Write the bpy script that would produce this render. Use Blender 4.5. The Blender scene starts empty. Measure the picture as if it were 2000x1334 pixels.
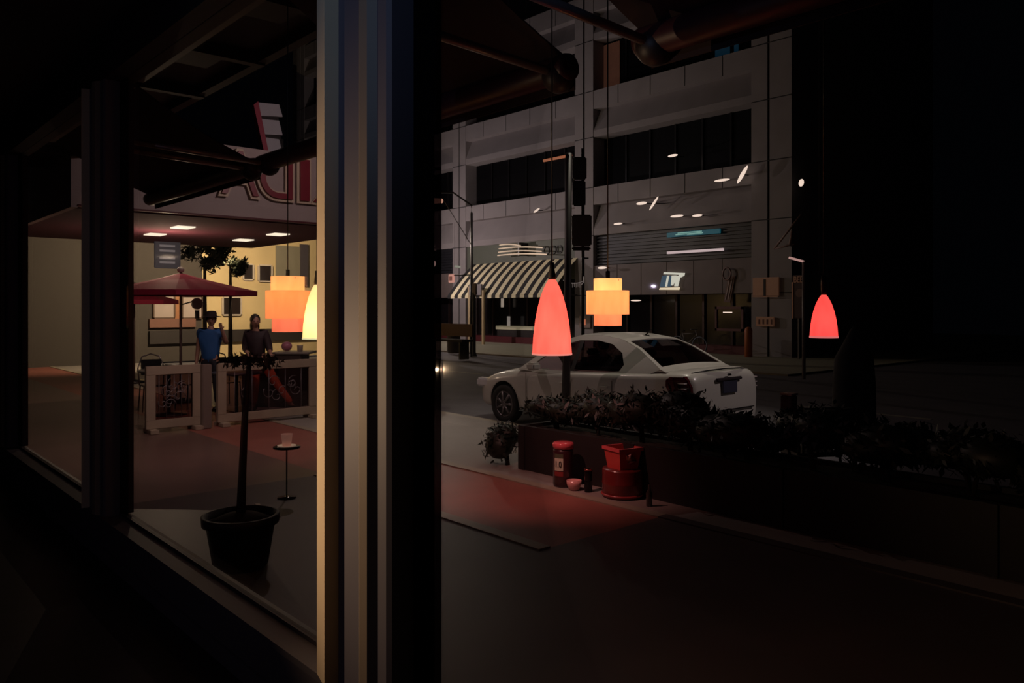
import bpy, bmesh, math, random
from mathutils import Vector, Matrix
random.seed(7)
PI = math.pi
C = bpy.context.scene.collection
SC = bpy.context.scene
# ------------------------------------------------------------------ camera
F = 1556.0; EYE = 1.85; HY = 600.0
TH = math.radians(41.46)                       # street direction (-X) lies this far left of the view axis
FW = Vector((-math.cos(TH), math.sin(TH))); RT = Vector((math.sin(TH), math.cos(TH)))
cd = bpy.data.cameras.new('camera'); cam = bpy.data.objects.new('camera', cd); C.objects.link(cam)
cd.sensor_width = 36; cd.lens = 36 * F / 2000; cd.shift_y = -67 / 2000
cd.clip_start = .05; cd.clip_end = 300
cam.location = (0, 0, EYE)
cam.rotation_euler = (PI / 2, 0, PI / 2 - TH)
SC.camera = cam
SC.view_settings.view_transform = 'Standard'; SC.view_settings.look = 'None'
SC.view_settings.exposure = 0; SC.view_settings.gamma = 1
# ------------------------------------------------------------------ world and lights
w = bpy.data.worlds.new('night_sky'); SC.world = w; w.use_nodes = True
bg = w.node_tree.nodes['Background']; bg.inputs[0].default_value = (.42, .5, .8, 1); bg.inputs[1].default_value = .0010

def light(name, kind, loc, power, col, size=.1, rot=None, spot=None, sx=None):
    d = bpy.data.lights.new(name, kind); d.energy = power; d.color = col
    if kind == 'AREA':
        d.size = size
        if sx: d.shape = 'RECTANGLE'; d.size_y = sx
    else: d.shadow_soft_size = size
    if kind == 'SPOT' and spot: d.spot_size = math.radians(spot); d.spot_blend = .6
    o = bpy.data.objects.new(name, d); C.objects.link(o); o.location = loc
    if rot: o.rotation_euler = rot
    return o
def aim(o, t):
    v = Vector(t) - o.location; o.rotation_euler = v.to_track_quat('-Z', 'Y').to_euler()
WARM = (1, .72, .42); SOFT = (1, .80, .68); PALE = (1, .86, .74)
light('street_lamp_glow', 'POINT', (-26.6, 19.2, 5.6), 250, (1, .84, .68), 0)
light('upstreet_fill', 'POINT', (-34.0, 21.8, 4.8), 780, (1, .82, .78), 0)  # unseen light behind the post, added for the facade falloff
l = light('facade_fill', 'SPOT', (-31.0, 18.2, 7.0), 250, (1, .84, .95), 0, spot=120); aim(l, (-29.0, 27, 8))  # added unseen spot that brightens the facade
l = light('car_street_lamp', 'SPOT', (-8.4, 10.4, 9.2), 900, (1, .90, .72), 0, spot=60); l.data.spot_blend = 1; aim(l, (-8.8, 9.2, 0))
l = light('car_rear_fill', 'SPOT', (-2.0, 11.2, 5.8), 290, (1, .82, .80), 0, spot=44); l.data.spot_blend = 1; aim(l, (-6.4, 9.4, .8))  # added unseen spot that lifts the back of the car
l = light('sidewalk_fill', 'SPOT', (-11.8, 6.6, 5.4), 120, (1, .72, .66), 0, spot=120); aim(l, (-10.2, 7.4, 0))  # added fill over the sidewalk, no fixture modelled
light('marquee_fill', 'POINT', (-17.2, 5.6, 2.9), 75, (1, .74, .50), 0)  # added fill under the marquee, beside its modelled downlights
l = light('marquee_fill', 'SPOT', (-23.2, 9.4, 4.2), 2300, (1, .76, .46), 0, spot=150); aim(l, (-28, 9, 3))  # unseen spot added to brighten the yellow house wall
l = light('patio_fill', 'SPOT', (-9.2, 3.4, 4.1), 230, (1, .68, .60), 0, spot=110); l.data.spot_blend = 1; aim(l, (-11.6, 4.6, .3))  # added fill for the patio floor, without a fixture
l = light('fascia_fill', 'SPOT', (-10.5, 6.5, 4.9), 120, (1, .76, .72), 0, spot=100); aim(l, (-14, 6.2, 4.2))  # added unseen spot brightening the marquee fascia
l = light('post_fill_indoors', 'SPOT', (-4.15, .30, 1.45), 110, (1, .66, .38), 0, spot=84); l.data.spot_blend = 1; aim(l, (-2.75, 1.5, 1.52))  # out-of-view warm spot added to light the near post
l = light('cool_fill_indoors', 'SPOT', (-1.2, -1.6, 3.5), 48, (.40, .60, 1), 0, spot=50); l.data.spot_blend = 1; aim(l, (-2.7, 1.5, 3.4))  # added blue fill for the post top, no real ceiling lamp
light('room_fill_indoors', 'POINT', (-3.6, -1.2, 2.0), 5.0, (.85, .70, 1), 0)  # unseen dim fill added for the far post and sill
l = light('planter_red_fill', 'SPOT', (-5.6, 4.4, 2.2), 105, (1, .42, .36), 0, spot=85); l.data.spot_blend = 1; aim(l, (-6.1, 5.6, .1))  # added red spot on the planter foot and paving, no source there

# ------------------------------------------------------------------ pixel helpers (all give real world points)
def ray(px):
    a = (px - 1000) / F; d = FW + RT * a; return d
def atD(px, py, dep):
    d = ray(px) * dep; return Vector((d.x, d.y, EYE + (HY - py) / F * dep))
def onY(px, py, Y): return atD(px, py, Y / ray(px).y)
def onX(px, py, X): return atD(px, py, X / ray(px).x)
def onG(px, py, z=0): return atD(px, py, (EYE - z) * F / (py - HY))

# ------------------------------------------------------------------ materials
MATS = {}
def mat(name, col, rough=.6, metal=0, noise=.12, scale=6, emit=None, es=1, bump=0, spec=.5, coat=0, trans=0):
    if name in MATS: return MATS[name]
    m = bpy.data.materials.new(name); m.use_nodes = True; nt = m.node_tree; b = nt.nodes['Principled BSDF']
    c = tuple(col) + (1,)
    tc = nt.nodes.new('ShaderNodeTexCoord'); nz = nt.nodes.new('ShaderNodeTexNoise'); nz.inputs['Scale'].default_value = scale
    nz.inputs['Detail'].default_value = 4
    nt.links.new(tc.outputs['Object'], nz.inputs['Vector'])
    mx = nt.nodes.new('ShaderNodeMix'); mx.data_type = 'RGBA'
    mx.inputs[6].default_value = tuple(x * (1 - noise) for x in col) + (1,)
    mx.inputs[7].default_value = tuple(min(1, x * (1 + noise)) for x in col) + (1,)
    nt.links.new(nz.outputs['Fac'], mx.inputs[0]); nt.links.new(mx.outputs[2], b.inputs['Base Color'])
    b.inputs['Roughness'].default_value = rough; b.inputs['Metallic'].default_value = metal
    b.inputs['Specular IOR Level'].default_value = spec
    if coat: b.inputs['Coat Weight'].default_value = coat; b.inputs['Coat Roughness'].default_value = .08
    if trans: b.inputs['Transmission Weight'].default_value = trans
    if emit: b.inputs['Emission Color'].default_value = tuple(emit) + (1,); b.inputs['Emission Strength'].default_value = es
    if bump:
        bp = nt.nodes.new('ShaderNodeBump'); bp.inputs['Strength'].default_value = bump
        nt.links.new(nz.outputs['Fac'], bp.inputs['Height']); nt.links.new(bp.outputs[0], b.inputs['Normal'])
    MATS[name] = m; return m
def glass(name, tint=(1, 1, 1), gloss=.05, rough=.02):
    if name in MATS: return MATS[name]
    m = bpy.data.materials.new(name); m.use_nodes = True; nt = m.node_tree; nt.nodes.clear()
    o = nt.nodes.new('ShaderNodeOutputMaterial'); t = nt.nodes.new('ShaderNodeBsdfTransparent'); g = nt.nodes.new('ShaderNodeBsdfGlossy')
    g.inputs['Roughness'].default_value = rough; t.inputs[0].default_value = tuple(tint) + (1,)
    f = nt.nodes.new('ShaderNodeFresnel'); f.inputs[0].default_value = 1.35
    mm = nt.nodes.new('ShaderNodeMath'); mm.operation = 'MULTIPLY'; mm.inputs[1].default_value = gloss * 10; nt.links.new(f.outputs[0], mm.inputs[0])
    mx = nt.nodes.new('ShaderNodeMixShader'); nt.links.new(mm.outputs[0], mx.inputs[0]); nt.links.new(t.outputs[0], mx.inputs[1]); nt.links.new(g.outputs[0], mx.inputs[2])
    nt.links.new(mx.outputs[0], o.inputs[0]); MATS[name] = m; return m
def shade(name, col, es, tcol):
    """lit lamp shade: glows by itself and lets the bulb inside shine through"""
    m = bpy.data.materials.new(name); m.use_nodes = True; nt = m.node_tree; nt.nodes.clear()
    o = nt.nodes.new('ShaderNodeOutputMaterial'); e = nt.nodes.new('ShaderNodeEmission'); t = nt.nodes.new('ShaderNodeBsdfTranslucent')
    e.inputs[1].default_value = es; t.inputs[0].default_value = tuple(tcol) + (1,)
    tc = nt.nodes.new('ShaderNodeTexCoord'); nz = nt.nodes.new('ShaderNodeTexNoise'); nz.inputs['Scale'].default_value = 9; nz.inputs['Detail'].default_value = 3
    mp = nt.nodes.new('ShaderNodeMapping'); mp.inputs['Scale'].default_value = (2, 2, .6)
    nt.links.new(tc.outputs['Object'], mp.inputs[0]); nt.links.new(mp.outputs[0], nz.inputs['Vector'])
    mx = nt.nodes.new('ShaderNodeMix'); mx.data_type = 'RGBA'; nt.links.new(nz.outputs['Fac'], mx.inputs[0])
    mx.inputs[6].default_value = tuple(x * .62 for x in col) + (1,); mx.inputs[7].default_value = tuple(x * 1.45 + .02 for x in col) + (1,)
    nt.links.new(mx.outputs[2], e.inputs[0])
    a = nt.nodes.new('ShaderNodeAddShader'); nt.links.new(e.outputs[0], a.inputs[0]); nt.links.new(t.outputs[0], a.inputs[1]); nt.links.new(a.outputs[0], o.inputs[0])
    return m
def emis(name, col, s=1):
    return mat(name, (.02, .02, .02), emit=col, es=s, noise=0)

# ------------------------------------------------------------------ mesh builder
class MB:
    def __init__(s): s.b = bmesh.new()
    def face(s, pts, mi=0):
        f = s.b.faces.new([s.b.verts.new(p) for p in pts]); f.material_index = mi; return f
    def box(s, x0, x1, y0, y1, z0, z1, bev=0, mi=0):
        b = bmesh.new(); bmesh.ops.create_cube(b, size=1)
        for v in b.verts: v.co = Vector(((x0 + x1) / 2 + v.co.x * (x1 - x0), (y0 + y1) / 2 + v.co.y * (y1 - y0), (z0 + z1) / 2 + v.co.z * (z1 - z0)))
        if bev: bmesh.ops.bevel(b, geom=b.edges[:] , offset=bev, segments=2, affect='EDGES')
        return s.merge(b, mi)
    def merge(s, b, mi=0, M=None):
        vm = {}
        for v in b.verts: vm[v] = s.b.verts.new(M @ v.co if M else v.co)
        for f in b.faces:
            try: n = s.b.faces.new([vm[v] for v in f.verts]); n.material_index = mi; n.smooth = f.smooth
            except ValueError: pass
        b.free(); return s
    def lathe(s, prof, c=(0, 0, 0), n=24, axis='Z', mi=0, smooth=True, cap=True):
        rings = []
        for r, h in prof:
            ring = []
            for k in range(n):
                a = 2 * PI * k / n; x, y = r * math.cos(a), r * math.sin(a)
                p = {'Z': (x, y, h), 'Y': (x, h, y), 'X': (h, x, y)}[axis]
                ring.append(s.b.verts.new(Vector(p) + Vector(c)))
            rings.append(ring)
        for i in range(len(rings) - 1):
            for k in range(n):
                f = s.b.faces.new([rings[i][k], rings[i][(k + 1) % n], rings[i + 1][(k + 1) % n], rings[i + 1][k]]); f.smooth = smooth; f.material_index = mi
        if cap:
            for r in (rings[0], rings[-1]):
                try: f = s.b.faces.new(r); f.material_index = mi
                except ValueError: pass
        return s
    def tube(s, pts, r, n=8, mi=0, closed=False):
        pts = [Vector(p) for p in pts]; rr = r if isinstance(r, (list, tuple)) else [r] * len(pts); rings = []
        N = len(pts)
        for i, p in enumerate(pts):
            if closed: t = pts[(i + 1) % N] - pts[i - 1]
            else: t = pts[min(i + 1, N - 1)] - pts[max(i - 1, 0)]
            q = t.to_track_quat('Z', 'Y')
            rings.append([s.b.verts.new(p + q @ Vector((rr[i] * math.cos(2 * PI * k / n), rr[i] * math.sin(2 * PI * k / n), 0))) for k in range(n)])
        for i in range(N if closed else N - 1):
            A, B = rings[i], rings[(i + 1) % N]
            for k in range(n):
                f = s.b.faces.new([A[k], A[(k + 1) % n], B[(k + 1) % n], B[k]]); f.smooth = True; f.material_index = mi
        if not closed:
            for r_ in (rings[0], rings[-1]):
                f = s.b.faces.new(r_); f.material_index = mi
        return s
    def prism(s, poly, a0, a1, axis='X', mi=0):
        """poly in the two remaining axes, extruded from a0 to a1"""
        def P(u, v, a): return {'X': (a, u, v), 'Y': (u, a, v), 'Z': (u, v, a)}[axis]
        A = [s.b.verts.new(P(u, v, a0)) for u, v in poly]; B = [s.b.verts.new(P(u, v, a1)) for u, v in poly]
        n = len(poly)
        for f in (A, B[::-1]):
            ff = s.b.faces.new(f); ff.material_index = mi
        for i in range(n):
            ff = s.b.faces.new([A[i], A[(i + 1) % n], B[(i + 1) % n], B[i]]); ff.material_index = mi
        return s
    def ball(s, c, r, seg=16, mi=0):
        b = bmesh.new(); bmesh.ops.create_uvsphere(b, u_segments=seg, v_segments=max(6, seg // 2), radius=1)
        rr = Vector(r) if hasattr(r, '__len__') else Vector((r, r, r))
        for v in b.verts: v.co = Vector((v.co.x * rr.x, v.co.y * rr.y, v.co.z * rr.z)) + Vector(c)
        for f in b.faces: f.smooth = True
        return s.merge(b, mi)
    def xf(s, M):
        for v in s.b.verts: v.co = M @ v.co
        return s
    def build(s, name, mats, parent=None, loc=None, recalc=True):
        if recalc: bmesh.ops.recalc_face_normals(s.b, faces=s.b.faces)
        me = bpy.data.meshes.new(name); s.b.to_mesh(me); s.b.free()
        for m in (mats if isinstance(mats, (list, tuple)) else [mats]): me.materials.append(m)
        o = bpy.data.objects.new(name, me); C.objects.link(o)
        if parent: o.parent = parent
        if loc is not None: o.location = loc
        return o
def thing(name, label, cat, loc=(0, 0, 0), group=None, rz=0):
    o = bpy.data.objects.new(name, None); C.objects.link(o); o.location = loc; o.rotation_euler = (0, 0, rz); o.empty_display_size = .1
    return tag(o, label, cat, group)
def tag(o, label, cat, group=None):
    o['label'] = label; o['category'] = cat
    if group: o['group'] = group
    return o
def struct(o, label=None, cat=None):
    o['kind'] = 'structure'
    if label: o['label'] = label
    if cat: o['category'] = cat
    return o
def copy_tree(o, parent=None):
    c = o.copy(); C.objects.link(c); c.parent = parent
    for ch in [x for x in bpy.data.objects if x.parent == o]: copy_tree(ch, c)
    return c
def text_mb(txt, size=1, ext=.02, off=0):
    cu = bpy.data.curves.new('t', 'FONT'); cu.body = txt; cu.size = size; cu.extrude = ext; cu.offset = off
    o = bpy.data.objects.new('t', cu); C.objects.link(o); bpy.context.view_layer.update()
    dg = bpy.context.evaluated_depsgraph_get(); me = bpy.data.meshes.new_from_object(o.evaluated_get(dg))
    m = MB(); m.b.from_mesh(me); bpy.data.objects.remove(o); bpy.data.meshes.remove(me); return m
def fit(m, w, h, mirror=False):
    xs = [v.co.x for v in m.b.verts]; ys = [v.co.y for v in m.b.verts]
    sx = w / (max(xs) - min(xs)); sy = h / (max(ys) - min(ys)); x0, y0 = min(xs), min(ys)
    for v in m.b.verts:
        v.co.x = (v.co.x - x0) * sx; v.co.y = (v.co.y - y0) * sy
        if mirror: v.co.x = w - v.co.x
    return m

# ------------------------------------------------------------------ colours
concrete = mat('facade_concrete', (.285, .258, .262), .85, scale=1.2, noise=.18)
joint = mat('joint_dark', (.03, .028, .03), .8)
darkglass = mat('dark_window_glass', (.003, .003, .004), .6, spec=.08, noise=.3, scale=.6)
louver = mat('louver_black', (.02, .02, .025), .45, scale=3)
lowpanel = mat('lower_panel', (.16, .125, .12), .6, scale=2, noise=.2)
blackm = mat('black_metal', (.012, .011, .012), .35, metal=.3)
greym = mat('grey_metal', (.12, .115, .12), .4, metal=.5)
paint_post = mat('painted_timber', (.115, .105, .135), .6, scale=3, noise=.08); lit_ridge = mat('ridge_lamplit', (.24, .19, .15), .55, scale=3); lit_bead = mat('bead_lamplit', (.72, .58, .40), .55, scale=3, noise=.05)  # bead and ridge tones are lamplight painted onto the post
frame_dark = mat('dark_frame', (.035, .028, .032), .5)
wood_dark = mat('dark_boards', (.02, .014, .014), .7, scale=5)
red_dark = mat('dark_red_paint', (.10, .012, .018), .5)
fabric_red = mat('wine_red_canvas', (.34, .014, .05), .8)
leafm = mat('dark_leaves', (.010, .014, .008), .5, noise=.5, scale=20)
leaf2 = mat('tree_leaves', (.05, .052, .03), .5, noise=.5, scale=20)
soil = mat('soil', (.02, .014, .01), .95)
skin = mat('skin', (.42, .22, .16), .55)
hairm = mat('dark_hair', (.02, .013, .01), .6)

# ------------------------------------------------------------------ ground
def slab(name, x0, x1, y0, y1, z0, z1, m):
    return struct(MB().box(x0, x1, y0, y1, z0, z1).build(name, m))
asphalt = mat('asphalt', (.13, .12, .135), .7, scale=1.5, noise=.35, bump=.15)
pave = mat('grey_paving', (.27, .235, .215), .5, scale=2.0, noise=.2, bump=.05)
red_glow = mat('red_glow_paving', (.26, .085, .065), .45, scale=2.5, noise=.3, bump=.04)  # red lamp glow on the pavement, painted in as paving colour
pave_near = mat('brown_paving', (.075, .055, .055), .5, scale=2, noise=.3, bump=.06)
kerb = mat('pale_kerb', (.30, .25, .19), .45, scale=3)
fark = mat('far_sidewalk', (.36, .34, .25), .7, scale=1.3, noise=.2)
slab('road', -70, 30, 8.45, 20.2, -.30, -.05, asphalt)
slab('sidewalk', -40, 12, 5.72, 8.3, -.3, 0, pave)
slab('kerb_street', -40, 12, 8.3, 8.45, -.3, 0, kerb)
slab('sidewalk_glow_band', -40, -4.4, 4.28, 5.6, -.3, 0, red_glow)
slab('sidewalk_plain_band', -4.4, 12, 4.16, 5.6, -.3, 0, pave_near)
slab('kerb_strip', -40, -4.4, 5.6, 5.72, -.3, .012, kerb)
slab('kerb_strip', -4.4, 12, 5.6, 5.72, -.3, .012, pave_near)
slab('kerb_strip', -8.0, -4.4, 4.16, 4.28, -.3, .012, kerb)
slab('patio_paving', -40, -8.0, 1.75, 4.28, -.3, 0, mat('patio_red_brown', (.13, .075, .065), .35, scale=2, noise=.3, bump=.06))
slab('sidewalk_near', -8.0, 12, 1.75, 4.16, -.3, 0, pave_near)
slab('far_sidewalk', -70, -11.4, 20.35, 60, -.3, 0, fark)
slab('far_kerb', -70, -11.4, 20.2, 20.35, -.3, 0, kerb)
slab('side_street', -11.4, 30, 20.2, 60, -.3, -.05, asphalt)
m = MB()
for k in range(14):                                   # painted dashes down the middle of the road
    m.box(-62 + k * 6, -59.4 + k * 6, 14.2, 14.32, -.05, -.046)
struct(m.build('road_marking', mat('road_paint', (.3, .28, .22), .6)))

# ------------------------------------------------------------------ room shell
slab('floor', -14, 3, -4, 1.55, -.2, .08, mat('dark_floor', (.02, .017, .016), .4, scale=8, noise=.8))
slab('ceiling', -14, 3, -4, 1.75, 3.7, 3.8, mat('dark_ceiling', (.012, .011, .013), .8))
slab('wall_back', -14, 3, -4.1, -4, 0, 3.8, wood_dark)
slab('wall_left', -14.1, -14, -4, 1.75, 0, 3.8, wood_dark)
slab('wall_right', 3, 3.1, -4, 1.75, 0, 3.8, wood_dark)
# low wall under the panes with sill
m = MB(); m.prism([(1.55, .0), (1.55, .35), (1.53, .35), (1.53, .38), (1.70, .38), (1.75, .36), (1.75, -.2), (1.55, -.2)], -14, 3)
m.box(-14, 3, 1.535, 1.55, .08, .17)
struct(m.build('baseboard_window', mat('sill_paint', (.10, .088, .10), .55, scale=3)))
struct(MB().box(-14, 3, 1.55, 1.75, 3.45, 3.7).build('trim_header', wood_dark))
X1, X2 = onY(625, 0, 1.55).x, onY(760, 0, 1.55).x; pitch = 3.66
def post_profile(x):                                   # x = left edge; moulded pilaster in plan
    W = X2 - X1
    return [(x, 1.655), (x - .0, 1.545), (x + .012, 1.530), (x + .135 * W / .51, 1.497), (x + .15 * W / .51, 1.55), (x + .30, 1.55), (x + .33, 1.538), (x + .37, 1.512), (x + .41, 1.520), (x + .44, 1.545), (x + W - .02, 1.55), (x + W, 1.562), (x + W, 1.655)]
for k in range(4):
    x = X1 - (k - 1) * pitch if k else X1 + pitch
    x = X1 - (k - 1) * pitch
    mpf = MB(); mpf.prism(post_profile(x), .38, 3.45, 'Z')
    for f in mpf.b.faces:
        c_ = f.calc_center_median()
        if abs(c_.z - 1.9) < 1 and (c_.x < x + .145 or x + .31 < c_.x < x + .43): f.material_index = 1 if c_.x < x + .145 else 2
    p = struct(mpf.build('trim_%d' % (k + 1), [paint_post, lit_bead, lit_ridge]))
    fr = MB(); fr.box(x + .02, x + (X2 - X1) - .003, 1.655, 1.75, .38, 3.45); struct(fr.build('trim_%d' % (k + 11), frame_dark))
    # plinth joint
panes = glass('window_glass', (.98, .98, .98), .035); fritg = glass('tinted_glass', (.22, .19, .20), .05)
for k in range(3):
    x0 = X2 + (0 if k == 0 else -k * pitch) + 0; x1 = X1 + pitch - (k * pitch)
    wo = MB(); wo.box(x0 + .15, x1, 1.660, 1.668, .40, 3.45)
    wobj = struct(wo.build('window_%d' % (k + 1), panes))
    MB().box(x0 + .002, x0 + .15, 1.658, 1.670, .40, 3.45).build('tinted_edge_strip', fritg, wobj)
    MB().box(x0 + .002, x1, 1.650, 1.680, .38, .40).build('window_frame', frame_dark, wobj)
# patio roof the lamps and fans hang from
ROOF = 4.35
m = MB(); m.box(-16, 3, 1.75, 3.4, ROOF, ROOF + .12)
for k in range(12): m.box(-15.6 + k * 1.6, -15.5 + k * 1.6, 1.75, 3.38, ROOF - .12, ROOF)
m.box(-16, 3, 3.3, 3.4, ROOF - .1, ROOF)
tag(m.build('patio_roof', wood_dark), 'black slatted patio roof running above the windows, fans and lamps hang from it', 'roof')
slab('wall_front_upper', -16, 3, 1.55, 1.75, 3.7, 6.5, wood_dark)

# ------------------------------------------------------------------ pendant lamps
def cord(root, top_local):
    MB().tube([(0, 0, top_local), (0, 0, ROOF - root.location.z)], .0035, 6).build('cord', blackm, root)
def cone_lamp(px, y0, y1, Y, wpx, label, col, tcol, es, bulb, bcol):
    a, b = onY(px, y1, Y), onY(px, y0, Y); H = b.z - a.z; dep = Y / ray(px).y; R = wpx / 2 / F * dep
    r = thing('pendant_lamp', label, 'lamp', a)
    pr = [(1, 0), (.985, .04), (.93, .25), (.84, .45), (.72, .62), (.56, .78), (.40, .89), (.27, .96), (.17, 1.0)]
    m = MB(); m.lathe([(R * q, H * h) for q, h in pr], n=40, cap=False); m.lathe([(R * q * .96, H * h * .985) for q, h in pr], n=40, cap=False)
    m.lathe([(R, 0), (R * .96, 0)], n=40, cap=False)
    m.build('lamp_shade', shade('shade_' + label[:12], col, es, tcol), r)
    MB().lathe([(R * 1.01, -.002), (R * 1.012, .006)], n=40, cap=False).build('rim', emis('rim_' + label[:8], tuple(min(1, c * 1.2 + .1) for c in col), es), r)
    MB().lathe([(R * .17, H), (R * .2, H + .015), (.012, H + .05), (.01, H + .08)], n=20).build('cap', frame_dark, r)
    MB().lathe([(.005, H * .45), (.022, H * .5), (.024, H * .62), (.012, H * .75), (.012, H * .95)], n=16).build('bulb', emis('bulb_glow', (1, .8, .5), 3), r)
    cord(r, H + .07)
    if bulb: light('pendant_bulb', 'POINT', (a.x, a.y, a.z + H * .35), bulb, bcol, .03)
    return r
cone_lamp(1078, 546, 692, 2.6, 78, 'tall coral red glass cone pendant lamp in front of the white car', (1.0, .165, .115), (.5, .11, .08), .90, 1.6, (1, .3, .2))
cone_lamp(1609, 576, 659, 3.2, 53, 'small pinkish red cone pendant lamp, farthest right, alone in the dark', (.62, .075, .07), (.6, .12, .10), .80, .35, (1, .5, .35))
cone_lamp(619, 556, 662, 2.2, 56, 'pale yellow cone pendant lamp half hidden by the window post', (1.0, .72, .36), (.7, .5, .3), 1.0, 1.6, (1, .75, .35))
def drum_lamp(px, tiers, Y, label, cols, bulb):
    a = onY(px, tiers[-1][1], Y); dep = Y / ray(px).y
    r = thing('tiered_pendant_lamp', label, 'lamp', a)
    for i, (y0, y1, w) in enumerate(tiers):
        z1 = (tiers[-1][1] - y0) / F * dep; z0 = (tiers[-1][1] - y1) / F * dep; R = w / 2 / F * dep
        m = MB(); m.lathe([(R, z0), (R, z1)], n=48, cap=False); m.lathe([(R - .003, z0), (R - .003, z1)], n=48, cap=False)
        m.lathe([(R, z0), (R - .003, z0)], n=48, cap=False); m.lathe([(R, z1), (R - .003, z1)], n=48, cap=False)
        if i < 2:
            R2 = tiers[i + 1][2] / 2 / F * dep; m.lathe([(max(R, R2) - .003, z0 + .001), (min(R, R2), z0 + .001)], n=48, cap=False)
        m.build(('upper_shade', 'middle_shade', 'lower_shade')[i], shade('drum_%d_%s' % (i, label[:5]), cols[i][0], cols[i][1], (.6, .4, .2)), r)
    H = (tiers[-1][1] - tiers[0][0]) / F * dep
    m = MB()
    for k in range(3):
        a_ = 2 * PI * k / 3; R = tiers[0][2] / 2 / F * dep; m.tube([(0, 0, H - .01), (R * math.cos(a_), R * math.sin(a_), H - .01)], .003)
    m.tube([(0, 0, H * .7), (0, 0, H + .04)], .012); m.build('spider_fitting', blackm, r)
    MB().ball((0, 0, H * .6), .025).build('bulb', emis('bulb_glow', (1, .8, .5), 3), r)
    cord(r, H + .03)
    light('pendant_bulb', 'POINT', (a.x, a.y, a.z + H * .72), bulb, (1, .65, .3), .03)
drum_lamp(562, [(540, 568, 64), (568, 622, 84), (622, 648, 60)], 2.12, 'orange three tier drum pendant lamp left of the window post', [((1, .42, .16), .85), ((.85, .24, .09), .85), ((.8, .17, .10), .85)], 1.6)
drum_lamp(1187, [(544, 568, 55), (568, 614, 83), (614, 636, 54)], 3.2, 'orange three tier drum pendant lamp above the white car roof', [((1, .46, .18), .85), ((1, .26, .10), .85), ((1, .19, .09), .85)], 1.0)

# ------------------------------------------------------------------ folding arm awnings outside
def awning(x0, x1, arms, label, fab=None):
    zb, yb, zw = 3.03, 2.8, 3.58
    r = thing('folding_arm_awning', label, 'awning', (x0, 1.75, 0), 'folding arm awnings above the windows'); W = x1 - x0
    bar = MB(); bar.lathe([(.02, -.03), (.065, -.02), (.07, 0), (.07, W), (.065, W + .02), (.02, W + .03)], (0, yb - 1.75, zb), 20, 'X'); bar.build('front_bar', mat('bar_dark_red', (.05, .012, .018), .45), r)
    MB().box(0, W, 0, .14, zw - .06, zw + .10, .02).build('cassette', frame_dark, r)
    for ax in arms:
        a = MB(); a.tube([(ax - x0, .0, zb + .02), (ax - x0, yb - 1.75, zb - .02)], .022, 10); am = a.build('folding_arm', mat('arm_grey', (.34, .31, .34), .35, metal=.4), r)
        MB().ball((ax - x0, yb - 1.75, zb - .03), (.085, .085, .085), 18).build('elbow_joint', mat('joint_black', (.02, .012, .015), .5), am)
    if fab:
        f0, f1 = fab[0] - x0, fab[1] - x0
        m = MB()
        for q in range(6):
            t0, t1 = q / 6, (q + 1) / 6
            P = lambda x, t: (x, .08 + (yb - 1.75 - .08) * t, zw + (zb + .05 - zw) * t - .04 * math.sin(PI * t))
            m.face([P(f0, t0), P(f1, t0), P(f1, t1), P(f0, t1)])
        m.face([(f0, yb - 1.75 + .06, zb + .05), (f1, yb - 1.75 + .06, zb + .05), (f1, yb - 1.75 + .06, zb - .10), (f0, yb - 1.75 + .06, zb - .10)])
        o = m.build('canopy', mat('awning_dark_red', (.022, .008, .010), .85), r, recalc=False); sdf = o.modifiers.new('s', 'SOLIDIFY'); sdf.thickness = .008
    return r
awning(-9.15, -6.42, (-6.48,), 'dark folding arm awning at the left, its bar end before the pale marquee', (-9.15, -6.45))
awning(-6.28, -2.76, (-6.14, -2.82), 'middle folding arm awning whose bar passes behind the near window post', (-4.0, -2.76))
awning(-2.28, 1.0, (-2.22,), 'dark folding arm awning at the top right, above the upper office windows', (-2.28, 1.0))

# ------------------------------------------------------------------ far office building
B = thing('office_building', 'grey concrete office building with dark ribbon windows across the street', 'building', (-35, 27, 0))
BL = Vector((35, -27, 0))
def part(name, m, mt, parent=B, off=BL): return m.xf(Matrix.Translation(off)).build(name, mt, parent)
cols = [-16.04 + .02, -25.5, -34.96, -44.42, -53.9]
bands = [(5.14, 7.35, 6.55), (9.65, 11.77, 10.95), (14.1, 16.3, 15.4), (18.6, 20.8, 19.9), (23, 25.2, 24.4)]
part('core_wall', MB().box(-58, -15.2, 28.4, 40, 0, 26), concrete)
side = MB(); side.box(-15.5, -15.1, 27.6, 40, 0, 26); side.box(-15.14, -15.06, 29, 29.1, 0, 26); part('side_wall', side, concrete)
for i, cx in enumerate(cols):
    m = MB(); wl, wr = (.72, .94) if i == 0 else (.58, .58)
    m.box(cx - wl, cx - .05, 26.98, 28.3, 0, 26); m.box(cx + .05, cx + wr, 26.98, 28.3, 0, 26)
    j = m; m.box(cx - .05, cx + .05, 27.03, 27.3, 0, 26, mi=1)
    for z in (2.39, 5.14, 7.35, 9.65, 11.77, 14.1, 16.3): j.box(cx - wl, cx + wr, 26.974, 27.0, z - .02, z + .02, mi=1)
    part('column', m, [concrete, joint])
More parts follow.
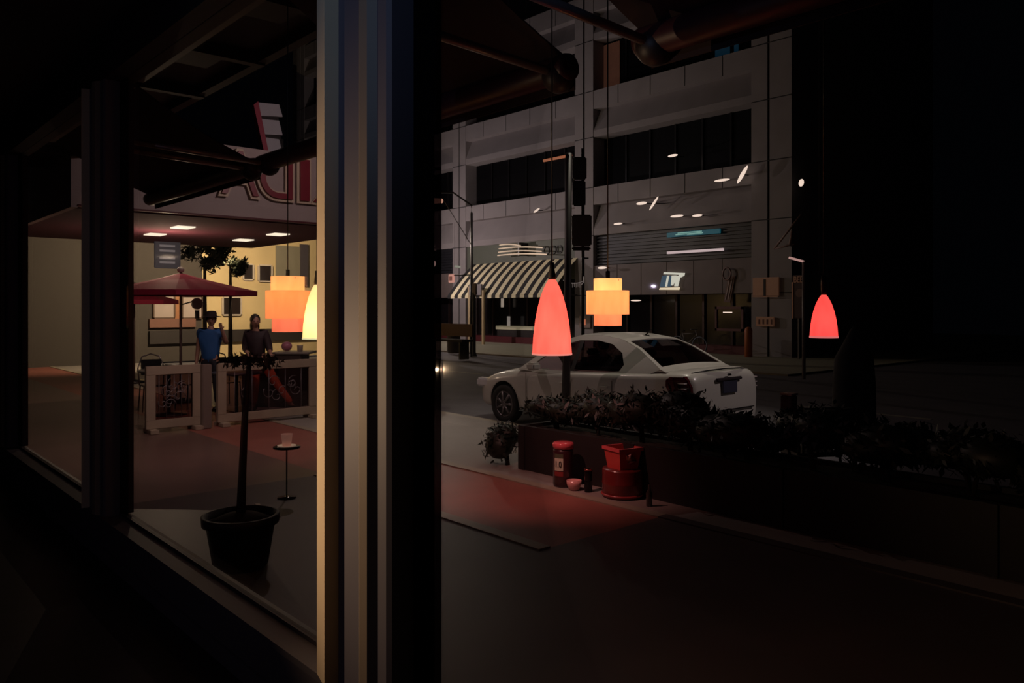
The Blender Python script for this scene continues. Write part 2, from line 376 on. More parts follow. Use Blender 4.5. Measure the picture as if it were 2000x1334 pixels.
for i in range(len(cols) - 1):
    xr, xl = cols[i] - (.72 if i == 0 else .58), cols[i + 1] + .58
    for (z0, z1, zl) in bands:
        m = MB(); m.prism([(27.0, z0), (27.0, z0 + .3), (27.42, zl), (27.0, zl), (27.0, z1), (28.0, z1), (28.0, z0)], xl, xr)
        for q in (.18, .4, .62, .84): m.box(xl + (xr - xl) * q, xl + (xr - xl) * q + .03, 26.992, 27.01, zl, z1, mi=1)
        part('spandrel_panel', m, [concrete, joint])
    for (z0, z1) in ((7.35, 9.65), (11.77, 14.1), (16.3, 18.6), (20.8, 23)):
        m = MB(); m.box(xl, xr, 27.75, 27.8, z0, z1)
        for q in range(1, 6): m.box(xl + (xr - xl) * q / 6 - .04, xl + (xr - xl) * q / 6 + .04, 27.68, 27.75, z0, z1, mi=1)
        part('window', m, [darkglass, blackm])
# ground floors
shop_glass = mat('shop_glass', (.010, .008, .010), .15, noise=.4, scale=.8)
for i in range(len(cols) - 1):
    xr, xl = cols[i] - (.72 if i == 0 else .58), cols[i + 1] + .58
    if i != 1:
        m = MB(); m.box(xl, xr, 27.3, 27.4, 3.75, 5.14)
        for q in range(9): m.box(xl, xr, 27.2, 27.3, 3.8 + q * .15, 3.86 + q * .15)
        part('louvre', m, louver)
        m = MB(); m.box(xl, xr, 27.05, 27.4, 2.39, 3.75)
        for q in range(1, 6): m.box(xl + (xr - xl) * q / 6 - .02, xl + (xr - xl) * q / 6 + .02, 27.035, 27.06, 2.39, 3.75)
        part('fascia_panel', m, lowpanel)
    else:
        part('shop_fascia', MB().box(xl, xr, 27.1, 27.4, 3.2, 5.14), mat('green_fascia', (.10, .11, .085), .6))
    sg = part('shop_window', MB().box(xl, xr, 27.85, 27.9, .3, 3.2 if i == 1 else 2.39), shop_glass)
    m = MB()
    for q in range(0, 7): m.box(xl + (xr - xl) * q / 6 - .05, xl + (xr - xl) * q / 6 + .05, 27.75, 27.85, .3, 2.39)
    part('window_frame', m, mat('bronze_frame', (.05, .03, .03), .4, metal=.5), sg)
    part('plinth', MB().box(xl, xr, 27.1, 27.9, 0, .32), red_dark)
# warm curtains and interior lights behind the ribbon windows
m = MB(); a, b = onY(1166, 100, 27.6), onY(1208, 100, 27.6)
n = 26
for k in range(n):
    x0 = a.x + (b.x - a.x) * k / n; x1 = a.x + (b.x - a.x) * (k + 1) / n
    m.face([(x0, 27.68 + .05 * (k % 2), 11.95), (x1, 27.68 + .05 * ((k + 1) % 2), 11.95), (x1, 27.68 + .05 * ((k + 1) % 2), 14.0), (x0, 27.68 + .05 * (k % 2), 14.0)])
part('curtain', m, mat('warm_curtain', (.10, .05, .035), .8, noise=.7, scale=3, emit=(.10, .04, .025), es=.28))
a, b = onY(1396, 60, 27.6), onY(1424, 60, 27.6)
part('blind', MB().box(a.x, b.x, 27.62, 27.66, 11.9, 13.7), mat('blue_blind', (.02, .05, .08), .8, emit=(.01, .05, .09), es=.16))
a, b = onY(1433, 60, 27.6), onY(1441, 60, 27.6)
part('blind', MB().box(a.x, b.x, 27.62, 27.66, 12.0, 13.8), mat('blue_blind', (.02, .05, .08), .8))
a, b = onY(1062, 314, 27.6), onY(1116, 303, 27.6)
part('tube_light', MB().tube([a, b], .07), emis('orange_tube', (.40, .13, .06), .7))

def wall_piece(name, label, cat, px0, px1, y0, y1, mt, Y=26.9, th=.08, group=None, bev=.01):
    a = onY(px0, y1, Y); b = onY(px1, y0, Y); zc = a.z
    r = MB().box(0, b.x - a.x, 0, th, 0, b.z - a.z, bev)
    o = r.build(name, mt); o.location = (a.x, Y, a.z); return tag(o, label, cat, group)
# ---- signs on the facade
tl = wall_piece('lit_sign', 'narrow teal lit sign with two pale lines of lettering, on the black louvres', 'sign', 1302, 1406, 446, 464, mat('teal_sign', (.01, .06, .08), .5, emit=(.012, .10, .13), es=.45, noise=.6, scale=2), Y=27.1)
m = MB(); W = tl.dimensions.x or 2
a = onY(1302, 464, 27.1); b = onY(1406, 446, 27.1); W, Hh = b.x - a.x, b.z - a.z
for row, (z, x0, x1) in enumerate(((.62, .22, .66), (.32, .18, .70))):
    x = x0
    while x < x1:
        l_ = random.uniform(.018, .035); m.box(W * x, W * (x + l_ - .006), -.02, .0, Hh * z, Hh * (z + .2)); x += l_
m.box(W * .4, W * .68, -.02, 0, Hh * .18, Hh * .24)
m.build('lettering', emis('teal_letters', (.22, .42, .36), .8), tl)
wall_piece('tube_light', 'long thin white light tube on the black louvres below the teal sign', 'light', 1303, 1411, 489, 492, emis('white_tube', (.55, .42, .42), .9), Y=27.0)
# white logo sign
a = onY(1287, 566, 26.95); dep = 26.8 / ray(1310).y; k_ = dep / F / .78
lg = thing('logo_sign', 'slanted white and pale blue lit logo sign on the brown panel above the shop', 'sign', a)
def sl(x, z): return (x * .0235 + z * .006, z * .0217)
def logo(parts, nm, mt):
    m = MB()
    for poly in parts: m.prism([sl(x, z) for x, z in poly], 0, .1, 'Y')
    m.build(nm, mt, lg)
logo([[(0, 0), (42, -1), (42, 4), (1, 4)]], 'base_bar', emis('logo_cream', (.80, .66, .46), .9))
logo([[(2, 34), (46, 31), (46, 26), (40, 23), (36, 28), (2, 30)]], 'top_bar', emis('logo_white', (.62, .60, .50), .9))
logo([[(12, 6), (16, 6), (15, 27), (11, 27)], [(24, 8), (26, 8), (30, 18), (29, 27), (21, 27)], [(32, 6), (34, 6), (34, 26), (31, 26)], [(36, 6), (37.5, 6), (38, 26), (36, 26)]], 'column_bars', emis('logo_white', (.62, .60, .50), .9))
logo([[(0, 5), (10, 5), (9, 28), (0, 27)], [(17, 6), (23, 6), (20, 27), (16, 27)]], 'blue_panel', emis('logo_blue', (.05, .10, .15), .6))
# ring and banner
m = MB(); c = onY(1421, 535, 26.95); m.tube([(.18 * math.cos(t * PI / 12), 0, .24 * math.sin(t * PI / 12)) for t in range(24)], .035, 6, closed=True)
o = m.build('ring_sign', mat('ring', (.22, .13, .12), .4)); o.location = (c.x, 26.9, c.z); tag(o, 'small pale ring shaped sign on the brown panel right of the logo', 'sign')
a = onY(1413, 590, 27.0); m = MB(); m.prism([(0, 0), (.30, -.02), (.52, 1.0), (.22, 1.02)], 0, .04, 'Y'); m.prism([(.08, .1), (.12, .1), (.3, .9), (.26, .9)], -.02, 0, 'Y', 1); m.prism([(.2, .1), (.24, .1), (.42, .9), (.38, .9)], -.02, 0, 'Y', 1)
o = m.build('banner', [mat('banner_pale', (.20, .12, .10), .7), mat('banner_stripe', (.45, .36, .33), .6)]); o.location = a; tag(o, 'slanted pale banner hanging under the ring sign', 'banner')
# plaques on the corner column
bronze = mat('bronze_plaque', (.25, .13, .08), .45, emit=(.25, .11, .06), es=.10, noise=.25)
o = wall_piece('plaque', 'large square tan sign on the corner column of the grey building', 'sign', 1470, 1520, 541, 578, bronze, Y=26.85)
W = onY(1520, 0, 26.85).x - onY(1470, 0, 26.85).x
MB().box(W * .44, W * .52, -.02, 0, 0, .62).build('divider', joint, o); MB().box(0, W, -.02, 0, -.05, -.02).build('lower_edge', bronze, o)
o = wall_piece('plaque', 'small tan sign low on the corner column of the grey building', 'sign', 1476, 1511, 619, 637, bronze, Y=26.85)
m = MB()
for k in range(4): m.box(.12 + k * .17, .18 + k * .17, -.015, 0, .08, .26)
m.build('lettering', mat('plaque_letter', (.12, .04, .03), .6), o)
# projecting poster by the corner
p0 = onY(1547, 622, 26.4)
r = thing('poster_board', 'tall dark red poster board with pale letters and a round emblem by the building corner', 'sign', p0)
MB().box(0, .46, 0, .08, 0, 1.55, .02).build('board', mat('poster', (.05, .018, .018), .6), r)
MB().box(.0, .04, -.02, 0, 0, 1.3).build('edge_trim', bronze, r)
tm = fit(text_mb('BEE', .2, .01), .34, .22); tm.xf(Matrix.Translation((.08, -.02, 1.28)) @ Matrix.Rotation(PI / 2, 4, 'X')).build('lettering', bronze, r)
MB().lathe([(.15, -.03), (.15, 0)], (.3, 0, .9), 24, 'Y').build('emblem', mat('emblem', (.14, .07, .06), .5), r)
MB().box(.2, .26, .02, .06, -p0.z, 0).build('post', greym, r)
# reflections of ceiling spots, added as glowing blobs before the facade
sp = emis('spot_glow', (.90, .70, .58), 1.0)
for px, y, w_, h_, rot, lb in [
    (1314, 304, 18, 5, 0, 'small white light reflection at the upper ribbon window, highest of the reflections'),
    (1410, 352, 27, 5, 0, 'wide flat light reflection on the upper lip of the grey parapet, left of a slanted one'),
    (1450, 341, 30, 8, .95, 'slanted leaf shaped light reflection highest on the right end of the parapet'),
    (1253, 397, 20, 6, 0, 'round white light reflection on the parapet lip left of a slanted thin one'),
    (1277, 397, 25, 4, .85, 'thin slanted light reflection in the middle of the parapet'),
    (1322, 422, 24, 5, .0, 'orange tinged light reflection in a cluster above the teal sign'),
    (1362, 421, 18, 5, .0, 'white light reflection in a cluster above the teal sign, at its right end'),
    (1207, 437, 17, 4, 0, 'tiny light reflection on the lower parapet above the left end of the louvres'),
    (1176, 523, 18, 5, 0, 'dim light reflection on the ledge beside the thin street pole'),
    (1048, 411, 14, 4, .4, 'tiny slanted light reflection on the parapet above the striped awning'),
    (1242, 587, 20, 3, 0, 'flat light reflection under the brown panel right of the tiered lamp'),
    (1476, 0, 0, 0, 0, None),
    (1565, 357, 8, 15, -.2, 'upright oval light reflection beyond the corner of the grey building')]:
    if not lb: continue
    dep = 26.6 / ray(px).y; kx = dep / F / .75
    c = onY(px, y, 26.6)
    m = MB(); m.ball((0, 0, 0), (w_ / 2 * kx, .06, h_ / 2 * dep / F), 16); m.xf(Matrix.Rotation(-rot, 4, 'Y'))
    o = m.build('spot_reflection', sp); o.location = c; tag(o, lb, 'light', 'small light reflections across the grey building')
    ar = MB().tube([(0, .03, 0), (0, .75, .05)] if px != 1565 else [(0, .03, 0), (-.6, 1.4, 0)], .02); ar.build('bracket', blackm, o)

# ---- striped awning and shop
aw = thing('shop_awning', 'black and cream diagonal striped awning over the corner shop', 'awning', (-33.7, 27, 0))
m = MB(); N = 26; X0, X1a = -33.9, -26.1
for k in range(N):
    a = (X1a - X0) * k / N + .2 - .2; b = (X1a - X0) * (k + 1) / N
    mi = k % 2
    seg = 4
    for q in range(seg):
        t0, t1 = q / seg, (q + 1) / seg
        def P(x, t): return (x, -1.75 * t, 4.15 - 1.72 * t + .12 * math.sin(t * PI))
        m.face([P(a, t0), P(b, t0), P(b, t1), P(a, t1)], mi)
    m.face([(a, -1.75, 2.43), (b, -1.75, 2.43), (b, -1.75, 2.30), (a, -1.75, 2.30)], mi)
o = m.build('striped_canvas', [mat('stripe_black', (.012, .012, .014), .8), mat('stripe_cream', (.85, .76, .50), .75)], aw, recalc=False)
sm = o.modifiers.new('s', 'SOLIDIFY'); sm.thickness = .02
m = MB(); L = X1a - X0
for x in (.02, L - .02): m.tube([(x, -.05, 4.12), (x, -1.73, 2.42), (x, -.05, 2.42)], .025)
m.tube([(.02, -1.73, 2.4), (L, -1.73, 2.4)], .025); m.build('awning_frame', greym, aw)
# entrance frame under the awning
g0 = onY(917, 683, 25.2); g1 = onY(944, 683, 25.2)
en = thing('entrance_frame', 'pale slim two post entrance frame with a grey name board under the awning', 'doorway', (g0.x, 25.2, 0))
pale = mat('pale_post', (.50, .38, .22), .5); dx = g1.x - g0.x
MB().box(-.07, .07, -.05, .05, 0, 2.9).build('post', pale, en); MB().box(dx - .07, dx + .07, -.05, .05, 0, 2.7).build('post', pale, en)
MB().box(.07, dx - .07, -.08, 0, 2.45, 3.0).build('name_board', mat('grey_board', (.22, .20, .21), .6), en)
# shop fascia lettering and added glowing arcs that imitate reflected light streaks
a = onY(1058, 498, 26.95)
tm = fit(text_mb('OOD', .5, .02), 1.3, .42).xf(Matrix.Rotation(PI / 2, 4, 'X')); o = tm.build('shop_lettering', mat('letter_dark', (.02, .02, .02), .6)); o.location = (a.x, 27.08, 4.42); tag(o, 'dark round letters on the green shop fascia above the awning', 'sign')
ne = thing('arc_reflections', 'pinkish curved light reflections shaped as glowing tubes above the striped awning', 'light reflection', onY(972, 500, 26.5))
for k, (z, l_) in enumerate(((.0, 3.6), (.16, 3.2), (.34, 3.2), (.52, 1.6))):
    pts = [(t * l_ / 12 + .05 * k, 0, z + .16 * math.sin(PI * (.35 + t / 12 * .6)) - .12) for t in range(13)]
    MB().tube(pts, .035, 6).build('light_tube', emis('arc_glow', (.85, .60, .42), .9), ne)
MB().box(1.55, 1.65, 0, .6, -.05, .6).build('bracket', blackm, ne)
# shop interior shelf glints
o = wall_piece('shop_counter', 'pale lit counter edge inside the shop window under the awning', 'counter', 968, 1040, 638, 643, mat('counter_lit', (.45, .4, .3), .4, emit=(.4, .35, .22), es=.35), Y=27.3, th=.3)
MB().box(.1, 3.0, .02, .28, -1.0, 0).build('counter_body', wood_dark, o)
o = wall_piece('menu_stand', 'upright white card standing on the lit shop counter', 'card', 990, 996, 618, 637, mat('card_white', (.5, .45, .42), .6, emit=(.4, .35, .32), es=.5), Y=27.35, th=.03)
o = wall_piece('wall_lamp', 'upright narrow lamp glowing inside the shop window under the awning', 'lamp', 978, 982, 583, 600, emis('lamp_small', (.5, .4, .32), .7), Y=27.4, th=.08)
# orange lit poster beside the thin pole
o = wall_piece('menu_case', 'small orange lit menu case on the grey column above the car', 'sign', 1131, 1153, 617, 640, mat('menu_case', (.28, .2, .17), .6), Y=26.88, th=.1)
MB().box(.2, .42, -.02, 0, .12, .4).build('lit_menu', emis('menu_glow', (.55, .16, .08), .7), o)
# bollard
b0 = onG(1462, 699); m = MB(); m.lathe([(.14, 0), (.14, 1.0), (.12, 1.07), (.06, 1.11), (.01, 1.12)], n=20)
o = m.build('bollard', mat('orange_bollard', (.42, .12, .04), .55)); o.location = (b0.x, 26.2, 0); p = onY(1462, 0, 26.2); o.location.x = p.x
tag(o, 'rusty orange bollard in front of the corner column', 'bollard')
# bicycle before the shop
bp = onY(1345, 690, 26.2)
bk = thing('bicycle', 'dim bluish bicycle leaning before the dark shopfront behind the car', 'bicycle', (bp.x, 26.2, 0))
for sx in (-.52, .52):
    MB().tube([(sx + .33 * math.cos(t * PI / 12), 0, .35 + .33 * math.sin(t * PI / 12)) for t in range(24)], .025, 6, closed=True).build('wheel', mat('tyre_blue', (.10, .12, .16), .4), bk)
m = MB()
for a_, b_ in (((-.52, .35), (-.15, .32)), ((-.15, .32), (-.3, .85)), ((-.3, .85), (-.52, .35)), ((-.28, .78), (.35, .82)), ((-.15, .32), (.37, .75)), ((.33, .95), (.52, .35))): m.tube([(a_[0], 0, a_[1]), (b_[0], 0, b_[1])], .02)
m.build('bike_frame', mat('bike_frame', (.15, .13, .13), .4), bk)
MB().tube([(.25, -.22, .98), (.33, 0, .96), (.25, .22, .98)], .014).build('handlebar', greym, bk)
MB().box(-.42, -.2, -.06, .06, .88, .93, .02).build('saddle', blackm, bk)
bk.location.z = 0
# framed display window at the right of the shop
o = wall_piece('display_frame', 'dark red framed display window beside the corner column', 'window frame', 1398, 1453, 598, 646, shop_glass, Y=26.95, th=.1)
W = onY(1453, 0, 26.95).x - onY(1398, 0, 26.95).x; H_ = 48 / F * (26.95 / ray(1425).y)
m = MB()
for (x0, x1, z0, z1) in ((0, W, H_ - .1, H_), (0, W, 0, .1), (0, .08, 0, H_), (W - .1, W, 0, H_)): m.box(x0, x1, -.06, 0, z0, z1)
m.build('frame', mat('frame_red', (.13, .04, .045), .5), o)
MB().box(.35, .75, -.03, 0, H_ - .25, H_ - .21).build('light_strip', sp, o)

# ------------------------------------------------------------------ far street furniture
g = onG(921, 691)
sl_ = thing('street_lamp', 'tall thin grey street lamp with a glowing peach head beside the awning', 'street lamp', g)
MB().tube([(0, 0, 0), (0, 0, .3), (0, 0, 5.6)], [.09, .07, .05], 10).build('pole', greym, sl_)
d_ = Vector((-.75, .2, 0))
hd = atD(812, 392, 29.5) - g
MB().tube([(0, 0, 5.5), (0, 0, 5.9), (hd.x * .35, hd.y * .35, 6.3), (hd.x * .7, hd.y * .7, 6.2)], .035, 8).build('arm', greym, sl_)
MB().tube([(hd.x * .55, hd.y * .55, hd.z + .12), (hd.x * 1.05, hd.y * 1.05, hd.z)], [.09, .15], 12).build('lamp_head', emis('peach_head', (.85, .42, .28), .8), sl_)
MB().tube([(0, 0, 4.3), (hd.x * .5, hd.y * .5, 5.9)], .015, 6).build('stay_wire', greym, sl_)
# second pole by the awning entrance
g = onG(924, 694); o = MB().lathe([(.12, 0), (.10, .1), (.075, .15), (.075, 2.35), (.085, 2.4)], n=14).build('sign_post', mat('blue_grey_post', (.07, .08, .10), .5)); o.location = g
o.location = onG(925.5, 696); tag(o, 'stout blue grey post on the far sidewalk right of the street lamp', 'post')
MB().box(-.18, .18, -.05, .02, 2.3, 2.75, .02).build('sign_plate', mat('plate_grey', (.2, .18, .19), .5), o)
# far bin and hydrant-like planters
g = onG(886, 690); r = thing('litter_bin', 'dark litter bin on the far sidewalk left of the striped awning', 'bin', g)
MB().lathe([(.22, 0), (.26, .1), (.27, .8), (.24, .86)], n=18).build('body', mat('bin', (.06, .05, .05), .5), r); MB().lathe([(.28, .86), (.2, 1.0), (.03, 1.05)], n=18).build('lid', greym, r)
# long dark bench line far left
g = onG(862, 700); r = thing('bench', 'dark bench on the far sidewalk at the left edge of the right hand pane', 'bench', (g.x, g.y, 0))
MB().box(-1.2, 1.2, 0, .5, .62, .70).build('seat', wood_dark, r); MB().box(-1.2, 1.2, .45, .52, .8, 1.25).build('backrest', mat('bench_brown', (.12, .05, .035), .5), r)
for sx in (-1, 1): MB().box(sx - .04, sx + .04, .05, .45, 0, .62).build('leg', blackm, r)
# twin globe lamp post
g = atD(832, 0, 26); gl = thing('globe_lamp_post', 'black lamp post with two glowing globes seen through the tinted strip', 'street lamp', (g.x, g.y, -.05))
hz = EYE + 85 / F * 26 + .05
MB().tube([(0, 0, 0), (0, 0, .4), (0, 0, hz - .1)], [.14, .08, .05], 12).build('post', blackm, gl)
rr = Vector((RT.x, RT.y, 0)) * .18
MB().tube([(-rr.x, -rr.y, hz), (0, 0, hz - .08), (rr.x, rr.y, hz)], .03, 8).build('crossarm', blackm, gl)
for s in (-1, 1): MB().ball((rr.x * s, rr.y * s, hz), (.15, .15, .13)).build('globe', emis('globe', (1.0, .75, .6), 5), gl)
# small lit sign
a = atD(882, 544, 30); r = thing('hanging_sign', 'small square pink lit sign left of the striped awning', 'sign', (a.x, a.y, a.z))
MB().box(-.16, .16, -.04, .04, -.16, .16, .02).build('sign_box', emis('pink_sign', (.9, .42, .33), .8), r)
m = MB()
for k in range(3): m.box(-.09 + k * .07, -.06 + k * .07, -.055, -.04, -.08, .08)
m.build('lettering', mat('sign_letter', (.25, .05, .04), .5), r)
MB().tube([(.16, 0, .12), (.8, .3, .12)], .02).build('bracket', blackm, r); MB().tube([(.8, .3, .12), (.8, .3, -a.z)], .035).build('post', blackm, r)
# glowing rails up-left seen past the post
for (p, q, dd, rad, lb) in (((812, 350), (838, 352), 27, .05, 'short pink glowing tube high beside the window post'),
                       ((812, 483), (852, 488), 27, .035, 'upper of two long pale light tubes beside the window post'),
                       ((812, 476), (850, 481), 27, .03, 'lower of two long pale light tubes beside the window post'),
                       ((888, 520), (916, 524), 44, .06, 'pale green light tube left of the striped awning top')):
    if lb.startswith('upper'): lb = lb.replace('upper', 'lower')
    elif lb.startswith('lower'): lb = lb.replace('lower', 'upper')
    a, b = atD(p[0], p[1], dd), atD(q[0], q[1], dd)
    o = MB().tube([(0, 0, 0), b - a], rad, 8).build('light_tube', emis('tube_' + lb[:9], (.7, .5, .42) if 'green' not in lb else (.35, .36, .28), .8)); o.location = a
    tag(o, lb, 'light', 'light tubes beside the post')
    MB().tube([(0, 0, 0), (0, 0, max(.05, abs(6.53 - a.z)) * (1 if a.z < 6.53 else -1))], .008, 5).build('hanger', blackm, o)
# overhead gantry carrying them
a, b = atD(790, 330, 27), atD(860, 330, 27); o = MB().tube([a, b], .06, 8).tube([a, (a.x, a.y, -.05)], .08, 8).build('gantry_rail', blackm); tag(o, 'dark overhead rail high on the left carrying the light tubes', 'rail')

# near thick pole with signal head and sign boards
g = onG(1106, 902 - 60); g = atD(1108, 0, 11.6); g.z = 0
top = atD(1118, 300, 11.6).z
tp = thing('traffic_pole', 'thick dark street pole behind the coral cone lamp carrying grey sign boards', 'pole', (g.x, g.y, 0))
MB().tube([(-.05, 0, 0), (.0, 0, 1.5), (.03, 0, top)], [.07, .055, .05], 12).build('pole', mat('pole_dark', (.022, .014, .016), .5), tp)
MB().lathe([(.13, 0), (.13, .2), (.09, .26)], (-.05, 0, 0), 14).build('base', blackm, tp)
# thin pole with boards (farther)
g2 = atD(1138, 0, 19.5)
tn = thing('sign_pole', 'thin black pole right of the thick pole carrying a tall box and a square board', 'pole', (g2.x, g2.y, 0))
zt = atD(1138, 290, 19.5).z
MB().tube([(0, 0, -.05), (0, 0, zt)], .035, 8).build('pole', mat('pole_dark', (.022, .014, .016), .5), tn)
def board(px0, px1, y0, y1, nm, mt, th=.12):
    a, b = atD(px0, y1, 19.3), atD(px1, y0, 19.3)
    u = Vector((RT.x, RT.y, 0)); wv = (b - a).dot(u); M = Matrix(((u.x, FW.x, 0, 0), (u.y, FW.y, 0, 0), (0, 0, 1, 0), (0, 0, 0, 1)))
    m = MB(); m.box(0, wv, 0, th, 0, b.z - a.z, .03); m.xf(Matrix.Translation(a - Vector((g2.x, g2.y, 0))) @ M)
    return m.build(nm, mt, tn)
board(1119, 1146, 306, 350, 'upper_box', mat('box_grey', (.075, .078, .09), .5)); board(1118, 1144, 352, 402, 'lower_box', mat('box_dark', (.045, .04, .048), .5))
board(1117, 1156, 419, 480, 'sign_board', mat('board_brown', (.10, .07, .075), .6)); board(1117, 1154, 481, 489, 'board_foot', mat('board_foot', (.04, .02, .025), .6))
o = board(1136, 1150, 503, 505, 'collar', greym)
# chained ornament with spikes (small pale lettered bracket)
a = atD(1100, 556, 19.42)
br = thing('lit_bracket', 'little pale curly bracket with hanging fringe on the pole above the coral lamp', 'bracket', a)
u = Vector((RT.x, RT.y, 0)); m = MB(); pts = [u * (t * .04) + Vector((0, 0, .11 - .08 * math.sin(t / 12 * PI * .9))) for t in range(13)]
m.tube(pts, .012, 6); m.tube([u * .44 + Vector((0, 0, .0)), u * .5 + Vector((0, 0, .06)), u * .5 + Vector((0, 0, .2))], .014, 6)
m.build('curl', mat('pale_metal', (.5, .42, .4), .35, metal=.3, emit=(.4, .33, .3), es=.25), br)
m = MB()
for t in range(1, 10): m.tube([u * (t * .045) + Vector((0, 0, .05)), u * (t * .045) + Vector((0, 0, -.05 - .02 * (t % 2)))], .006, 5)
m.build('fringe', mat('pale_metal', (.5, .42, .4)), br)

# inverted L street post on the right
g = onG(1570, 741); r = thing('banner_pole', 'slim grey pole with a short lit arm right of the building corner', 'pole', g)
zt = atD(1570, 511, g.to_2d().dot(FW)).z; dep = g.to_2d().dot(FW)
MB().tube([(0, 0, 0), (0, 0, zt)], .045, 10).build('pole', mat('pole_pinkgrey', (.22, .17, .165), .45), r)
e = atD(1541, 503, dep) - g
MB().tube([(0, 0, zt), e], .03, 8).build('arm', mat('arm_lit', (.5, .35, .33), .4, emit=(.8, .45, .4), es=.5), r)
# small slanted pennant bracket on the corner column
a = onY(1512, 486, 26.5); m = MB(); m.prism([(0, 0), (.9, 1.05), (.82, .1)], 0, .04, 'Y'); m2 = m
b_ = MB(); b_.tube([(0, 0, 0), (1.05, 0, 1.15)], .04); b_.tube([(0, 0, 0), (.8, 0, .12)], .03); b_.tube([(.62, 0, .1), (.72, 0, .62)], .05); m.b.free()
b_.tube([(.5, 0, .1), (.5, .55, .1)], .03)
o = b_.build('flag_bracket', mat('bracket_pink', (.24, .15, .13), .5)); o.location = a; tag(o, 'slanted triangular flag bracket high on the corner column', 'bracket')

# dark neighbouring building on the right
d = thing('dark_building', 'black unlit building filling the right beyond the side street', 'building', (-2, 34, 0))
dk = mat('dark_brick', (.016, .013, .016), .9)
MB().box(-4.6, 30, 0, 10, 0, 18).build('wall', dk, d)
for k in range(6):
    wq = MB().box(-3.6 + k * 3, -2 + k * 3, -.06, 0, 1.2, 3.2).build('window', darkglass, d)
o = MB().box(-.2, .2, -.2, .1, 2.2, 2.5).build('shop_lamp', emis('dim_red', (.12, .02, .03), .15), d); o.location = (2, -.2, 0)

# ------------------------------------------------------------------ car
car = thing('car', 'white four door saloon car parked at the kerb facing left', 'car', (-10.77, 9.42, -.05))
paint = mat('white_car_paint', (.60, .57, .52), .30, coat=.7, noise=.03)
cglass = glass('car_glass', (.55, .42, .44), .07)
def arch(s):  # helper smooth interpolation over stations
    return s
ST = [  # s, half width, bottom z, shoulder z, top z(centre)
    (0.00, .50, .30, .50, .58), (0.08, .68, .24, .58, .66), (.25, .80, .21, .66, .74), (.55, .87, .20, .74, .84), (.95, .885, .20, .80, .92),
    (1.30, .89, .20, .85, .97), (1.9, .895, .20, .89, .98), (2.6, .895, .20, .92, .98), (3.3, .895, .20, .95, .99), (3.75, .885, .21, .97, 1.02),
    (4.15, .865, .22, .98, 1.065), (4.40, .82, .24, .98, 1.08), (4.50, .78, .27, .95, 1.05), (4.555, .73, .30, .88, .96), (4.575, .70, .34, .72, .78)]
bm = bmesh.new(); rings = []
for s, w_, zb, zs, zt_ in ST:
    h = zs - zb
    half = [(w_ * .80, zb), (w_ * .955, zb + .04), (w_ * .985, zb + h * .30), (w_, zb + h * .60), (w_ * .992, zb + h * .86), (w_ * .965, zs), (w_ * .90, zs + (zt_ - zs) * .45), (w_ * .72, zs + (zt_ - zs) * .82), (w_ * .35, zt_), ]
    ring = [bm.verts.new((s, -y, z)) for y, z in half] + [bm.verts.new((s, y, z)) for y, z in reversed(half)]
    rings.append(ring)
for i in range(len(rings) - 1):
    A, Bq = rings[i], rings[i + 1]; n = len(A)
    for k in range(n):
        f = bm.faces.new([A[k], A[(k + 1) % n], Bq[(k + 1) % n], Bq[k]]); f.smooth = True
bm.faces.new(rings[0]); bm.faces.new(rings[-1][::-1])
bmesh.ops.recalc_face_normals(bm, faces=bm.faces)
m = MB(); m.b.free(); m.b = bm; bod = m.build('body', paint, car)
bod.data.materials.append(mat('arch_black', (.01, .01, .01), .9))
sb = bod.modifiers.new('sub', 'SUBSURF'); sb.levels = 2; sb.render_levels = 2
WX = (.89, 3.575); RW = .315
cut = MB()
for s in WX:
    for sy in (-1, 1): cut.lathe([(.365, sy * .62), (.365, sy * 1.2)], (s, 0, .33), 32, 'Y', smooth=False)
co = cut.build('cutter', MATS['arch_black']); co.location = car.location
bo = bod.modifiers.new('bool', 'BOOLEAN'); bo.object = co; bo.operation = 'DIFFERENCE'; bo.solver = 'EXACT'
bpy.context.view_layer.update(); dg = bpy.context.evaluated_depsgraph_get()
nm = bpy.data.meshes.new_from_object(bod.evaluated_get(dg)); bod.modifiers.clear(); bod.data = nm; bpy.data.objects.remove(co)
for p in nm.polygons: p.use_smooth = True
# wheels
for s in WX:
    for sy in (-1, 1):
        wh = MB().lathe([(.20, sy * .70), (.30, sy * .70), (RW, sy * .73), (RW, sy * .86), (.30, sy * .885), (.225, sy * .88), (.215, sy * .86)], (s, 0, RW), 32, 'Y').build('wheel', mat('tyre', (.012, .012, .013), .7), car)
        rm = MB(); rm.lathe([(.215, sy * .84), (.215, sy * .87), (.195, sy * .87), (.19, sy * .80)], (s, 0, RW), 28, 'Y', cap=False); rm.lathe([(.05, sy * .80), (.055, sy * .875), (.02, sy * .885)], (s, 0, RW), 16, 'Y')
        for k in range(7):
            a_ = 2 * PI * k / 7; rm.tube([(s + .04 * math.cos(a_), sy * .865, RW + .04 * math.sin(a_)), (s + .20 * math.cos(a_), sy * .85, RW + .20 * math.sin(a_))], [.022, .028], 6)
        rm.lathe([(.19, sy * .79), (.02, sy * .79)], (s, 0, RW), 24, 'Y', mi=1)
        rm.build('rim', [mat('rim_silver', (.22, .2, .21), .35, metal=.7), MATS['arch_black']], wh)
